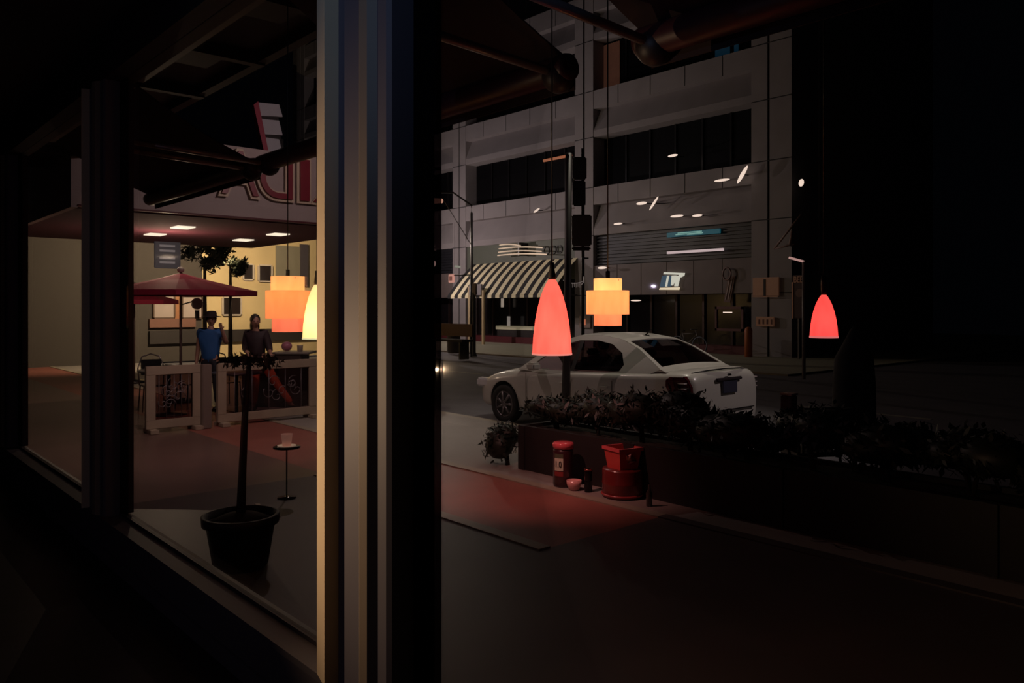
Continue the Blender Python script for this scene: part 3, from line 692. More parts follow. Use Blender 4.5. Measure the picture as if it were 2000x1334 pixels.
# cabin
def side_pts(out):   # outer and inner outlines of the side (s, z)
    if out: return [(1.22, .90), (1.55, 1.12), (1.98, 1.37), (2.35, 1.465), (2.8, 1.48), (3.2, 1.43), (3.55, 1.31), (4.02, 1.05), (3.8, .96), (3.3, .92), (2.7, .9), (2.0, .88)]
    return [(1.45, .93), (1.68, 1.10), (2.04, 1.31), (2.38, 1.395), (2.75, 1.405), (3.05, 1.36), (3.28, 1.24), (3.37, 1.08), (3.32, .99), (3.1, .96), (2.6, .945), (2.0, .93)]
def wy(z): return .845 - (z - .9) * .46            # tumblehome
cab = MB(); O, I = side_pts(True), side_pts(False)
for sy in (-1, 1):
    for k in range(12):
        q = (k + 1) % 12
        f = cab.face([(O[k][0], sy * wy(O[k][1]), O[k][1]), (O[q][0], sy * wy(O[q][1]), O[q][1]), (I[q][0], sy * (wy(I[q][1]) + .004), I[q][1]), (I[k][0], sy * (wy(I[k][1]) + .004), I[k][1])])
def across(s, z, yy, crown=.03): return (s, yy * wy(z), z + crown * (1 - yy * yy))
def panel(mb, pts, ys, crown=.035):
    for i in range(len(pts) - 1):
        for j in range(len(ys) - 1):
            f = mb.face([across(*pts[i], ys[j], crown), across(*pts[i + 1], ys[j], crown), across(*pts[i + 1], ys[j + 1], crown), across(*pts[i], ys[j + 1], crown)]); f.smooth = True
YS = [-1, -.8, -.6, -.3, 0, .3, .6, .8, 1]
panel(cab, [O[2], O[3], O[4], O[5]], YS)                        # roof
panel(cab, [O[5], (3.30, 1.40)], YS)
def lerp(a, b, t): return (a[0] + (b[0] - a[0]) * t, a[1] + (b[1] - a[1]) * t)
RB = [(3.30, 1.40), O[6], (3.8, 1.175), (3.98, 1.075)]
panel(cab, RB, [-1, -.9]); panel(cab, RB, [.9, 1]); panel(cab, [(3.98, 1.075), O[7], (4.12, 1.02)], YS)
WS = [O[0], O[1], (1.9, 1.325)]; panel(cab, WS, [-1, -.93]); panel(cab, WS, [.93, 1]); panel(cab, [(1.9, 1.325), O[2]], YS)
cb = cab.build('roof', paint, car, recalc=True)
so = cb.modifiers.new('s', 'SOLIDIFY'); so.thickness = .012; so.offset = 0
for p in cb.data.polygons: p.use_smooth = False
for sy, nm_ in ((-1, 'side_window'), (1, 'side_window')):
    g_ = MB(); g_.face([(s, sy * (wy(z) - .008), z) for s, z in I]); gw = g_.build(nm_, cglass, car)
    pl = MB()
    for (sA, sB) in ((2.36, 2.44),): pl.face([(sA, sy * (wy(.93) + .006), .93), (sB, sy * (wy(.93) + .006), .93), (sB + .03, sy * (wy(1.4) + .006), 1.40), (sA + .03, sy * (wy(1.4) + .006), 1.40)])
    pl.build('pillar_trim', blackm, gw)
g_ = MB(); panel(g_, RB, [-.9, -.5, 0, .5, .9], .03); g_.build('rear_window', cglass, car)
g_ = MB(); panel(g_, WS, [-.93, -.5, 0, .5, .93], .03); g_.build('windscreen', cglass, car)
MB().box(1.50, 3.95, -.70, .70, .90, 1.012, .02).build('cabin_shelf', mat('cabin_black', (.008, .006, .007), .8), car)
# seats inside
for s, y in ((2.35, -.38), (2.35, .38), (3.15, 0)):
    MB().box(s, s + .16, y - (.5 if s > 3 else .24), y + (.5 if s > 3 else .24), .96, 1.14, .03).box(s + .02, s + .12, y - .12, y + .12, 1.16, 1.27, .03).build('seat_back', blackm, car)
# tail lights, bumper line, plate, handles, mirror
tlm = mat('tail_light_red', (.07, .008, .012), .12, coat=.6, noise=.5, scale=8)
for sy in (-1, 1):
    m = MB()
    rows = [(.69, 4.30, 4.46, .0), (.77, 4.24, 4.47, .0), (.85, 4.20, 4.46, .0), (.93, 4.20, 4.42, .0), (.975, 4.26, 4.37, .0)]
    yo = lambda s_: .90 if s_ < 4.2 else .90 - (s_ - 4.2) * .28
    g_ = []
    for z, s0, s1, _ in rows:
        g_.append([(s0, sy * (yo(s0)-.015), z), ((s0 + s1) / 2, sy * (yo((s0 + s1) / 2)+.005), z), (s1 + .035, sy * (yo(s1) - .055), z), (s1 + .075, sy * (yo(s1) - .15), z)])
    for i in range(4):
        for j in range(3): m.face([g_[i][j], g_[i][j + 1], g_[i + 1][j + 1], g_[i + 1][j]])
    tl_ = m.build('tail_light', tlm, car, recalc=True); q = tl_.modifiers.new('s', 'SOLIDIFY'); q.thickness = .03; q.offset = 0
    m = MB(); [m.box(4.24, 4.47, sy * .83 - .03, sy * .83 + .055, zz, zz + .014) for zz in (.76, .82, .89)]; m.build('chrome_strip', mat('lens_strip', (.6, .5, .5), .2), tl_)
m = MB(); m.box(4.565, 4.60, -.30, .30, .90, .945, .01); m.build('trunk_trim', mat('trunk_dark', (.04, .03, .035), .4), car)
MB().box(4.575, 4.605, -.17, .17, .735, .895, .004).build('number_plate', mat('plate', (.05, .05, .08), .4), car)
MB().box(4.57, 4.60, -.05, .05, .965, .995, .012).build('badge', mat('chrome', (.6, .6, .6), .15, metal=1), car)
MB().box(4.585, 4.60, -.60, .60, .50, .512).build('bumper_gap', blackm, car)
MB().tube([(4.44, -.66, 1.02), (4.50, -.4, 1.05), (4.52, 0, 1.06), (4.50, .4, 1.05), (4.44, .66, 1.02)], .010, 6).build('boot_lid_edge', blackm, car)
for sy in (-1, 1):
    for s in (1.42, 2.42, 3.38):
        pass
    m = MB()
    for s in (1.45, 2.42, 3.25): m.box(s, s + .008, sy * .896 - .003, sy * .896 + .003, .34, .86)
    m.box(1.45, 3.25, sy * .896 - .003, sy * .896 + .003, .335, .343); m.build('door_seam', mat('seam', (.10, .08, .08), .6), car)
    MB().box(1.5, 3.2, sy * .893 - .008, sy * .893 + .010, .385, .40, .003).build('side_strip', mat('strip_pink', (.55, .42, .38), .3), car)
    for s in (2.22, 3.02): MB().box(s, s + .16, sy * .905 - .015, sy * .905 + .015, .74, .77, .008).build('door_handle', paint, car)
    mr = MB(); mr.box(1.62, 1.80, sy * .97 - .09, sy * .97 + .09, .92, 1.04, .03); mr.build('wing_mirror', paint, car)
    MB().box(.10, .42, sy * .72 - .10, sy * .72 + .06, .55, .70, .03).build('headlight', mat('headlight', (.7, .7, .72), .1, coat=.5), car)
MB().tube([(3.12, 0, 1.47), (3.26, 0, 1.58)], [.014, .005], 6).build('aerial', blackm, car)
MB().box(3.06, 3.2, -.03, .03, 1.455, 1.485, .01).build('aerial_base', blackm, car)

# ------------------------------------------------------------------ people
def bake(o):
    bpy.context.view_layer.update(); dg = bpy.context.evaluated_depsgraph_get()
    me = bpy.data.meshes.new_from_object(o.evaluated_get(dg)); return me
def skin_mesh(V, E, R, root=0, lv=1):
    me = bpy.data.meshes.new('sk'); me.from_pydata([Vector(v) for v in V], E, []); o = bpy.data.objects.new('sk', me); C.objects.link(o)
    sk = o.modifiers.new('s', 'SKIN'); lay = me.skin_vertices[0] if me.skin_vertices else None
    if lay is None:
        b = bmesh.new(); b.from_mesh(me); b.verts.layers.skin.verify(); b.to_mesh(me); b.free(); lay = me.skin_vertices[0]
    for i, r in enumerate(R):
        rr = r if isinstance(r, tuple) else (r, r); lay.data[i].radius = rr; lay.data[i].use_root = (i == root)
    ss = o.modifiers.new('u', 'SUBSURF'); ss.levels = lv; ss.render_levels = lv
    out = bake(o); bpy.data.objects.remove(o); return out
def person(name, label, loc, rz, J, top_m, leg_m, hair='short', hat=None, seated=False, hairmat=hairm):
    r = thing(name, label, 'person', loc, rz=rz)
    pel, chest, neck, head = J['pel'], J['chest'], J['neck'], J['head']
    V = [pel, tuple((Vector(pel) + Vector(chest)) / 2), chest, neck, tuple(Vector(head) - Vector((0, 0, .06)))]; E = [(0, 1), (1, 2), (2, 3), (3, 4)]; R = [(.15, .11), (.135, .10), (.17, .115), .055, .05]
    def chain(start, pts, rad):
        i = start
        for p, q in zip(pts, rad): V.append(tuple(p)); E.append((i, len(V) - 1)); R.append(q); i = len(V) - 1
        return i
    hands = []
    for sd in ('L', 'R'):
        a = J['arm' + sd]; i = chain(2, a, [.052, .044, .032]); wr = Vector(a[2]); d = (wr - Vector(a[1])).normalized(); i = chain(i, [wr + d * .06], [(.036, .018)])
        px_ = Vector((0, 0, 1)).cross(d)
        if px_.length < .1: px_ = Vector((1, 0, 0))
        px_.normalize(); fwd = d.cross(px_).normalized()
        for k, fl in enumerate((.065, .078, .074, .058)):
            b0 = wr + d * .085 + px_ * (.027 - .018 * k); chain(i, [b0, b0 + d * fl * .5 + fwd * .006, b0 + d * fl * .85 + fwd * .022], [.010, .009, .007])
        chain(i, [wr + d * .045 + px_ * .04, wr + d * .08 + px_ * .058 + fwd * .012], [.011, .008])
    for sd in ('L', 'R'):
        l_ = J['leg' + sd]; i = chain(0, l_, [.092, .062, .042]); an = Vector(l_[2]); fd = Vector(J.get('foot' + sd, (0, -1, 0)))
        chain(i, [an + Vector((0, 0, -.04)) + fd * .08, an + Vector((0, 0, -.055)) + fd * .19], [.038, .03])
    me = skin_mesh(V, E, R)
    m = MB(); m.b.from_mesh(me)
    h = Vector(head); fdir = Vector(J.get('face', (0, -1, 0))).normalized(); sd_ = fdir.cross(Vector((0, 0, 1))).normalized()
    hb = bmesh.new(); bmesh.ops.create_uvsphere(hb, u_segments=24, v_segments=16, radius=1)
    for v in hb.verts:
        c_ = v.co.copy(); wz = 1 - .22 * max(0, -c_.z)
        loc_ = Vector((c_.x * .075 * wz, c_.y * .095 * wz, c_.z * .118))
        if abs(c_.x) < .2 and c_.y < -.85 and -.35 < c_.z < .1: loc_.y -= .018
        v.co = h + sd_ * loc_.x - fdir * loc_.y + Vector((0, 0, loc_.z))
    for f in hb.faces: f.smooth = True
    m.merge(hb)
    for s in (-1, 1): m.ball(h + sd_ * (s * .076) + Vector((0, 0, -.005)), (.012, .018, .03), 8)
    m.tube([h + fdir * .09 + Vector((0, 0, .01)), h + fdir * .118 + Vector((0, 0, -.022)), h + fdir * .09 + Vector((0, 0, -.03))], [.008, .014, .010], 8)
    b = m.build('body', skin, r)
    for p in b.data.polygons: p.use_smooth = True
    e = MB()
    for s in (-1, 1): e.ball(h + fdir * .085 + sd_ * (s * .03) + Vector((0, 0, .012)), .010, 8)
    e.build('eyes', mat('eye', (.05, .04, .04), .2), r)
    MB().ball(h + fdir * .085 + Vector((0, 0, -.052)), (.022, .022, .007), 8).build('mouth', mat('lips', (.3, .08, .07), .5), r)
    hm = MB(); hm.ball(h - fdir * .018 + Vector((0, 0, .028)), (.088, .100, .105), 20)
    if hair == 'long': hm.ball(h - fdir * .06 + Vector((0, 0, -.09)), (.085, .06, .15), 14)
    hm.build('hair', hairmat, r)
    if hat: 
        hh = MB().lathe([(.17, .055), (.165, .065), (.095, .075), (.09, .14), (.06, .165), (.005, .17)], h, 24); hh.build('hat', hat, r)
    # clothes: torso + sleeves, trousers
    def cloth(idx_pts, edges, rads, nm_, mt):
        me = skin_mesh(idx_pts, edges, rads); mm = MB(); mm.b.from_mesh(me); o = mm.build(nm_, mt, r)
        for p in o.data.polygons: p.use_smooth = True
    aL, aR = J['armL'], J['armR']
    mid = tuple((Vector(pel) + Vector(chest)) / 2)
    sl_ = J.get('sleeve', .5)
    SV = [tuple(Vector(pel) - Vector((0, 0, .13))), mid, chest, tuple(Vector(neck) - Vector((0, 0, .05)))]; SE = [(0, 1), (1, 2), (2, 3)]; SR = [(.18, .14), (.17, .135), (.215, .165), .115]
    for a in (aL, aR):
        SV.append(a[0]); SE.append((2, len(SV) - 1)); SR.append(.092)
        e_ = Vector(a[0]).lerp(Vector(a[1]), 1 if sl_ >= 1 else sl_); SV.append(tuple(e_)); SE.append((len(SV) - 2, len(SV) - 1)); SR.append(.068)
        if sl_ > 1: SV.append(tuple(Vector(a[1]).lerp(Vector(a[2]), sl_ - 1))); SE.append((len(SV) - 2, len(SV) - 1)); SR.append(.045)
    cloth(SV, SE, SR, 'shirt', top_m)
    TV = [tuple(Vector(pel) + Vector((0, 0, .12))), pel]; TE = [(0, 1)]; TR = [(.155, .118), (.165, .125)]
    for l_ in (J['legL'], J['legR']):
        prev = 1
        for p, q in zip(l_, (.108, .078, .060)):
            pp = Vector(p) + (Vector((0, 0, .03)) if q == .060 else Vector()); TV.append(tuple(pp)); TE.append((prev, len(TV) - 1)); TR.append(q); prev = len(TV) - 1
    cloth(TV, TE, TR, 'trousers', leg_m)
    sh = MB()
    for l_, k in ((J['legL'], 'footL'), (J['legR'], 'footR')):
        an = Vector(l_[2]); fd = Vector(J.get(k, (0, -1, 0))); sh.tube([an + Vector((0, 0, -.045)) - fd * .05, an + Vector((0, 0, -.05)) + fd * .09, an + Vector((0, 0, -.058)) + fd * .21], [.046, .048, .034], 10)
    sh.build('shoes', blackm, r)
    return r
# local frame: x = right in picture, y = away from camera; faces toward the camera (-y)
def stand(px, dep): p = atD(px, 0, dep); return (p.x, p.y, 0)
RZ = math.atan2(RT.y, RT.x)
JB = dict(pel=(0, 0, .93), chest=(0, 0, 1.28), neck=(0, 0, 1.46), head=(.02, -.01, 1.62), face=(.25, -1, 0),
          armL=[(-.19, 0, 1.40), (-.225, .02, 1.13), (-.235, -.04, .88)], armR=[(.19, 0, 1.40), (.30, -.02, 1.20), (.26, -.14, 1.44)],
          legL=[(-.09, 0, .90), (-.11, -.01, .50), (-.12, .03, .10)], legR=[(.09, 0, .90), (.12, -.03, .50), (.13, 0, .10)], sleeve=.45)
person('person', 'person in a bright blue short sleeved top and dark hat standing behind the low panels', stand(411, 14.2), RZ, JB, mat('blue_shirt', (.03, .12, .36), .7), mat('dark_trousers', (.012, .012, .02), .8), hat=mat('hat_dark', (.03, .018, .02), .8))
JC = dict(pel=(.0, 0, .90), chest=(-.04, 0, 1.26), neck=(-.05, -.02, 1.44), head=(-.04, -.06, 1.60), face=(.5, -1, -.1),
          armL=[(-.21, 0, 1.38), (-.24, .0, 1.12), (-.12, -.18, 1.02)], armR=[(.13, 0, 1.38), (.2, -.04, 1.12), (.28, -.22, 1.04)],
          legL=[(-.06, 0, .87), (-.04, -.06, .48), (-.1, .04, .10)], legR=[(.1, 0, .86), (.32, -.05, .52), (.58, .0, .12)], footR=(.8, -.6, 0), sleeve=1.6)
person('person', 'person in a dark top and coral trousers striding behind the wide low panel', stand(505, 13.5 + .6), RZ, JC, mat('dark_top', (.03, .015, .02), .7), mat('coral_trousers', (.75, .16, .08), .7, emit=None), hair='long')
# driver: seated in the car (only the upper half shows)
JD = dict(pel=(0, 0, .36), chest=(0, .02, .70), neck=(0, 0, .88), head=(-.02, -.01, 1.03), face=(-1, -.5, 0),
          armL=[(-.12, -.17, .82), (-.22, -.19, .60), (-.42, -.12, .70)], armR=[(-.1, .18, .82), (-.22, .19, .60), (-.42, .14, .70)],
          legL=[(-.1, -.09, .34), (-.50, -.10, .42), (-.72, -.10, .15)], legR=[(-.1, .09, .34), (-.50, .10, .42), (-.72, .10, .15)], footL=(-1, 0, 0), footR=(-1, 0, 0), sleeve=.6)
pd = person('person', 'driver with a reddish lit face sitting inside the white car', (-10.77 + 2.62, 9.42 - .36, .235), 0, JD, mat('driver_shirt', (.10, .03, .03), .8), MATS['dark_trousers'])

# ------------------------------------------------------------------ foliage
def leaves(m, c, rad, n, ls, rng, mi=0, shell=.55):
    for _ in range(n):
        d = Vector((rng.gauss(0, 1), rng.gauss(0, 1), rng.gauss(0, 1))).normalized(); t = rng.uniform(shell, 1.05)
        p = Vector(c) + Vector((d.x * rad[0], d.y * rad[1], d.z * rad[2])) * t
        a = Vector((rng.gauss(0, 1), rng.gauss(0, 1), rng.gauss(0, 1))).normalized(); b = a.cross(d)
        if b.length < .1: continue
        b.normalize(); l_ = ls * rng.uniform(.6, 1.3)
        m.face([p - a * l_, p + b * l_ * .35, p + a * l_, p - b * l_ * .35], mi)
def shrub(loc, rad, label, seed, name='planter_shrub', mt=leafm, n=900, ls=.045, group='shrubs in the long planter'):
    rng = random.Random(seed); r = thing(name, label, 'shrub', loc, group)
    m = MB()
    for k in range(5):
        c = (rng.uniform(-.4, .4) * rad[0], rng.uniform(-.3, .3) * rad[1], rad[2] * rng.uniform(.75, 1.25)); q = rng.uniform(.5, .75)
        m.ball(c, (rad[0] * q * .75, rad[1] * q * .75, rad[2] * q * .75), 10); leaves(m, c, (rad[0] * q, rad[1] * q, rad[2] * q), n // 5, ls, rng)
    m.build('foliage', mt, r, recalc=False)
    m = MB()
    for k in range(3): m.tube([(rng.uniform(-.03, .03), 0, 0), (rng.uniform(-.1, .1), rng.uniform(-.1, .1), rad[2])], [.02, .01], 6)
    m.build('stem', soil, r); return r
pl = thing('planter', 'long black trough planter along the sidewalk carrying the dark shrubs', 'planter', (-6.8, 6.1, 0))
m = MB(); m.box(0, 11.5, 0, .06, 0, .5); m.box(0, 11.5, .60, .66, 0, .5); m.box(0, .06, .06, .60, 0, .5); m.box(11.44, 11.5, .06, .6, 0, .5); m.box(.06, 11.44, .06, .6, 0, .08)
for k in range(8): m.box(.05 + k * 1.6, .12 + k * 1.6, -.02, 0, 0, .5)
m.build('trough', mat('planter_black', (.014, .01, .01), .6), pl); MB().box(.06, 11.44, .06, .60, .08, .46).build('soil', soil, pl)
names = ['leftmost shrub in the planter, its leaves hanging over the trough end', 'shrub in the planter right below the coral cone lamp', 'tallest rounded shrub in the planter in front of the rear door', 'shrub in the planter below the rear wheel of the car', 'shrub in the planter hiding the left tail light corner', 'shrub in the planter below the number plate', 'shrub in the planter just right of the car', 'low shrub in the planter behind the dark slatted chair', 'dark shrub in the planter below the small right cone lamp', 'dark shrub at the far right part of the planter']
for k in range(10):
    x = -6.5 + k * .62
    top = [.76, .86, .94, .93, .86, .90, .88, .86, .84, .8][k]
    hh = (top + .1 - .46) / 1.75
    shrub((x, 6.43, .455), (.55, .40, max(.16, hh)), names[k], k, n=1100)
# trailing shrub at the left of planter (leans over)
shrub((-7.05, 6.15, .0), (.32, .3, .30), 'small loose shrub on the paving at the left end of the planter', 44, name='low_shrub', n=700, group=None)
# potted tree by the window
pt = onG(470, 1106); tr = thing('potted_tree', 'thin stemmed little tree in a black pot outside the left window', 'potted plant', pt)
MB().lathe([(.17, 0), (.19, .02), (.235, .30), (.265, .31), (.27, .37), (.245, .375), (.235, .33)], n=28).build('pot', mat('pot_black', (.008, .007, .008), .6), tr)
MB().lathe([(.23, .32), (.12, .37), (.03, .39)], n=20).build('soil', soil, tr)
MB().tube([(.0, 0, .34), (.01, .01, .7), (.03, .02, 1.1), (.06, .04, 1.5)], [.034, .028, .024, .016], 10).build('trunk', mat('bark_dark', (.035, .02, .022), .6), tr)
m = MB(); rng = random.Random(3)
for c, q in (((.05, .03, 1.47), .14), ((.2, .1, 1.46), .11), ((-.1, .0, 1.46), .12)): leaves(m, c, (q * 1.3, q, q * .5), 90, .03, rng, shell=.2)
m.build('foliage', mat('olive_leaves', (.035, .03, .018), .6, noise=.4), tr, recalc=False)
# ------------------------------------------------------------------ things at the planter foot
Yp = 5.86
def atp(px): return onG(px, 600 + 1.85 * F / (Yp / ray(px).y))
c0 = atp(1100); kk = (Yp / ray(1100).y) / F
cn = thing('canister', 'dark round canister with a glossy red lid and a pale paper label', 'canister', c0)
Rr = 20 * kk; Hc = 86 * kk
MB().lathe([(Rr * .92, 0), (Rr, .02), (Rr, Hc * .80), (Rr * .95, Hc * .86)], n=32).build('can', mat('can_dark', (.045, .012, .016), .35, coat=.3), cn)
MB().lathe([(Rr * 1.03, Hc * .86), (Rr * 1.05, Hc * .97), (Rr * .9, Hc), (.01, Hc * 1.01)], n=32).build('lid', mat('lid_red', (.65, .10, .12), .2, coat=.5), cn)
vdir = -(c0.to_2d().normalized()); ang = math.atan2(vdir.y, vdir.x)
m = MB(); n = 10
for k in range(n):
    a0 = ang - .95 + .95 * k / n - .0; a1 = ang - .95 + .95 * (k + 1) / n
    for (za, zb, mi) in ((.38, .66, 0), (.66, .76, 1), (.26, .36, 2)):
        m.face([(Rr * 1.01 * math.cos(a0), Rr * 1.01 * math.sin(a0), Hc * za), (Rr * 1.01 * math.cos(a1), Rr * 1.01 * math.sin(a1), Hc * za), (Rr * 1.01 * math.cos(a1), Rr * 1.01 * math.sin(a1), Hc * zb), (Rr * 1.01 * math.cos(a0), Rr * 1.01 * math.sin(a0), Hc * zb)], mi)
lab = m.build('label', [mat('label_pale', (.55, .55, .42), .6), mat('label_green', (.08, .09, .05), .6), mat('label_red', (.25, .03, .03), .5)], cn)
tm = fit(text_mb('1.0', .1, .002), Rr * .6, Hc * .14); a_ = ang - .45
u_ = Vector((-math.sin(a_), math.cos(a_), 0)); n_ = Vector((math.cos(a_), math.sin(a_), 0))
M = Matrix(((u_.x, 0, n_.x, n_.x * Rr * 1.03 - u_.x * Rr * .3), (u_.y, 0, n_.y, n_.y * Rr * 1.03 - u_.y * Rr * .3), (0, 1, 0, Hc * .46), (0, 0, 0, 1)))
tm.xf(M).build('lettering', mat('letter_dark', (.02, .02, .02)), lab)
c1 = atp(1200); c1.y += .12; k2 = (Yp / ray(1200).y) / F
dr = thing('drum', 'wide dark red glossy drum standing at the foot of the planter', 'drum', c1)
Rd, Hd = 40 * k2, 56 * k2
MB().lathe([(Rd * .96, 0), (Rd, .02), (Rd, Hd * .46), (Rd * 1.02, Hd * .5), (Rd, Hd * .54), (Rd, Hd - .02), (Rd * .97, Hd), (.01, Hd)], n=40).build('body', mat('drum_red', (.17, .02, .018), .3, coat=.4, noise=.5, scale=6), dr)
MB().tube([(Rd * 1.01 * math.cos(t * PI / 20), Rd * 1.01 * math.sin(t * PI / 20), .03) for t in range(40)], .012, 6, closed=True).build('rim', mat('drum_rim', (.35, .05, .05), .3), dr)
bk_ = thing('bucket', 'flared square red plastic bucket standing on the dark red drum', 'bucket', (c1.x, c1.y, Hd))
wb, wt, hb_ = 21 * k2, 26 * k2, 42 * k2
def fr(r, z): return [(r, -r, z), (r, r, z), (-r, r, z), (-r, -r, z)]
m = MB(); rl = [(wb, 0), (wt, hb_), (wt * 1.12, hb_), (wt * 1.12, hb_ - .03), (wt * 1.0, hb_ - .03)]; inn = [(wb * .92, .02), (wt * .93, hb_)]
def ringq(m, A, B_):
    for k in range(4): m.face([A[k], A[(k + 1) % 4], B_[(k + 1) % 4], B_[k]])
ringq(m, fr(*rl[0]), fr(*rl[4])); ringq(m, fr(*inn[0]), fr(*inn[1])); m.face(fr(wb, 0)); m.face(fr(wb * .92, .02))
bR = Matrix.Rotation(RZ + .5, 4, 'Z')
m.xf(bR).build('tub', mat('bucket_red', (.62, .07, .06), .35, noise=.3, scale=5), bk_)
m = MB(); ringq(m, fr(*rl[3]), fr(*rl[2])); ringq(m, fr(rl[2][0], rl[2][1]), fr(*inn[1])); ringq(m, fr(*rl[3]), fr(*rl[4])); m.xf(bR).build('rim', mat('bucket_rim', (.7, .10, .11), .3), bk_)
m = MB(); m.tube([(-.03, -wt * 1.02, hb_ * .75), (-.02, -wt * .98, hb_ * .55), (.04, -wt * .95, hb_ * .42), (-.02, -wt * .9, hb_ * .3)], [.03, .035, .03, .01], 8); m.xf(bR).build('pale_mark', mat('mark_pale', (.6, .3, .28), .5), bk_)
c2 = atp(1128); c2.y -= .05; o = MB().lathe([(.045, 0), (.055, .01), (.075, .06), (.078, .10), (.07, .10), (.05, .02)], n=24).build('bowl', mat('bowl_pink', (.75, .35, .33), .25, coat=.4)); o.location = c2; tag(o, 'small pale pink bowl between the canister and the black tin', 'bowl')
c3 = atp(1149); o = thing('tin', 'narrow black cylindrical tin with a shiny edge left of the drum', 'tin', c3); Rt = 7.5 * kk
MB().lathe([(Rt, 0), (Rt, .22), (Rt * .9, .235), (.01, .24)], n=24).build('tin_body', mat('tin_black', (.015, .012, .012), .12, metal=.6), o); MB().lathe([(Rt * 1.05, .215), (Rt * 1.05, .235)], n=24).build('rim', mat('tin_rim', (.4, .15, .12), .2, metal=.8), o)
# little items on the ground further right
c4 = atp(1268); o = MB().lathe([(.028, 0), (.03, .12), (.012, .16), (.012, .2)], n=14).build('bottle', mat('bottle_glass', (.06, .05, .045), .08, coat=.6)); o.location = c4; tag(o, 'small dark glass bottle on the paving right of the drum', 'bottle')

# dark slatted patio chair on the right
def chair(loc, rz, label):
    r = thing('patio_chair', label, 'chair', loc, rz=rz); cm = mat('chair_black', (.02, .012, .013), .3, metal=.3)
    MB().box(-.23, .23, -.22, .22, .43, .47, .01).build('seat', cm, r)
    m = MB(); m.box(-.23, .23, .20, .23, .80, .90, .01)
    for k in range(6): m.box(-.20 + k * .075, -.175 + k * .075, .205, .225, .47, .80)
    m.build('backrest', cm, r)
    for sx in (-1, 1):
        for sy in (-1, 1): MB().tube([(sx * .21, sy * .2, .45), (sx * .23, sy * .23, 0)], .015, 8).build('leg', cm, r)
        MB().tube([(sx * .225, .21, .45), (sx * .225, .215, .9)], .015, 8).build('back_post', cm, r)
    return r
p = atD(1578, 0, 7.75); chair((p.x, p.y, 0), RZ + PI + .2, 'black slatted patio chair low on the right, below the small cone lamp')
p = atD(1541, 0, 7.9); r = thing('bollard', 'dark reddish square post with a pale cap just left of the slatted chair', 'bollard', (p.x, p.y, 0))
MB().box(-.06, .06, -.06, .06, 0, .98, .01).build('post', mat('post_redbrown', (.10, .03, .025), .5), r); MB().box(-.065, .065, -.065, .065, .98, 1.0, .005).build('cap', mat('cap_pale', (.45, .25, .2), .4), r)
# tall shrouded heater silhouette
p = atD(1668, 0, 7.9); r = thing('folded_parasol', 'tall black folded patio parasol in a cover, right of the small cone lamp', 'parasol', (p.x, p.y, 0))
MB().lathe([(.22, .55), (.205, .7), (.20, 1.1), (.18, 1.35), (.10, 1.50), (.04, 1.62), (.01, 1.66)], n=22).build('cover', mat('cover_black', (.006, .006, .007), .9), r)
MB().lathe([(.025, .04), (.025, .6)], n=12).build('pole', blackm, r); MB().lathe([(.26, 0), (.26, .04), (.05, .07)], n=20).build('base', blackm, r)

# ------------------------------------------------------------------ left: marquee, fences, patio
XM = -14.0
mq = thing('theatre_marquee', 'pale marquee with reversed dark red outlined letters, seen under the fan', 'marquee', (XM, 6, 0)); MO = Vector((-XM, -6, 0))
def mp(name, m, mt, parent=mq): return m.xf(Matrix.Translation(MO)).build(name, mt, parent)
mp('fascia', MB().box(XM - .15, XM, 3.2, 8.9, 3.45, 4.74), mat('marquee_cream', (.42, .33, .32), .6, scale=2))
mp('soffit', MB().box(-20.6, XM - .15, 3.2, 8.9, 3.43, 3.60), mat('soffit_red', (.10, .018, .035), .95))
mp('side_fascia', MB().box(-20.6, XM, 3.1, 3.2, 3.43, 4.74), MATS['marquee_cream'])
mp('top_deck', MB().box(-20.6, XM - .15, 3.2, 8.9, 4.64, 4.74), wood_dark)
mp('trim_band', MB().box(XM, XM + .02, 3.2, 8.9, 3.45, 3.48), red_dark)
for ch, p0, p1 in (('A', 428, 500), ('D', 503, 566), ('I', 581, 599), ('R', 607, 668)):
    a, b = onX(p0, 380, XM), onX(p1, 380, XM); W = b.y - a.y; Hl = .78; z0 = 3.86
    for (off, g_, x_, nm_, mt) in ((.0, 0, .10, 'letter', mat('letter_red', (.22, .015, .03), .4)),):
        tm = fit(text_mb(ch, 1, .03), W, Hl, True)
        M = Matrix(((0, 0, 1, XM + x_), (1, 0, 0, a.y), (0, 1, 0, z0), (0, 0, 0, 1)))
        lt = mp(nm_, tm.xf(M), mt)
    e_ = .05
    tm = fit(text_mb(ch, 1, .02, .035), W + 2 * e_, Hl + 2 * e_, True)
    M = Matrix(((0, 0, 1, XM + .06), (1, 0, 0, a.y - e_), (0, 1, 0, z0 - e_), (0, 0, 0, 1)))
    mp('letter_outline', tm.xf(M), mat('letter_cream', (.62, .48, .36), .5), lt)
for px, y in ((357, 443), (303, 457), (475, 468), (543, 457)):
    dep = (3.43 - EYE) * F / (HY - y); c = atD(px, y, dep)
    dl = mp('downlight', MB().box(c.x - .22, c.x + .22, c.y - .17, c.y + .17, 3.405, 3.43), emis('downlight', (1, .82, .62), 1.6))
    sl2 = light('marquee_downlight', 'SPOT', (c.x, c.y, 3.38), 14, (1, .82, .6), .1, rot=(0, 0, 0), spot=120)
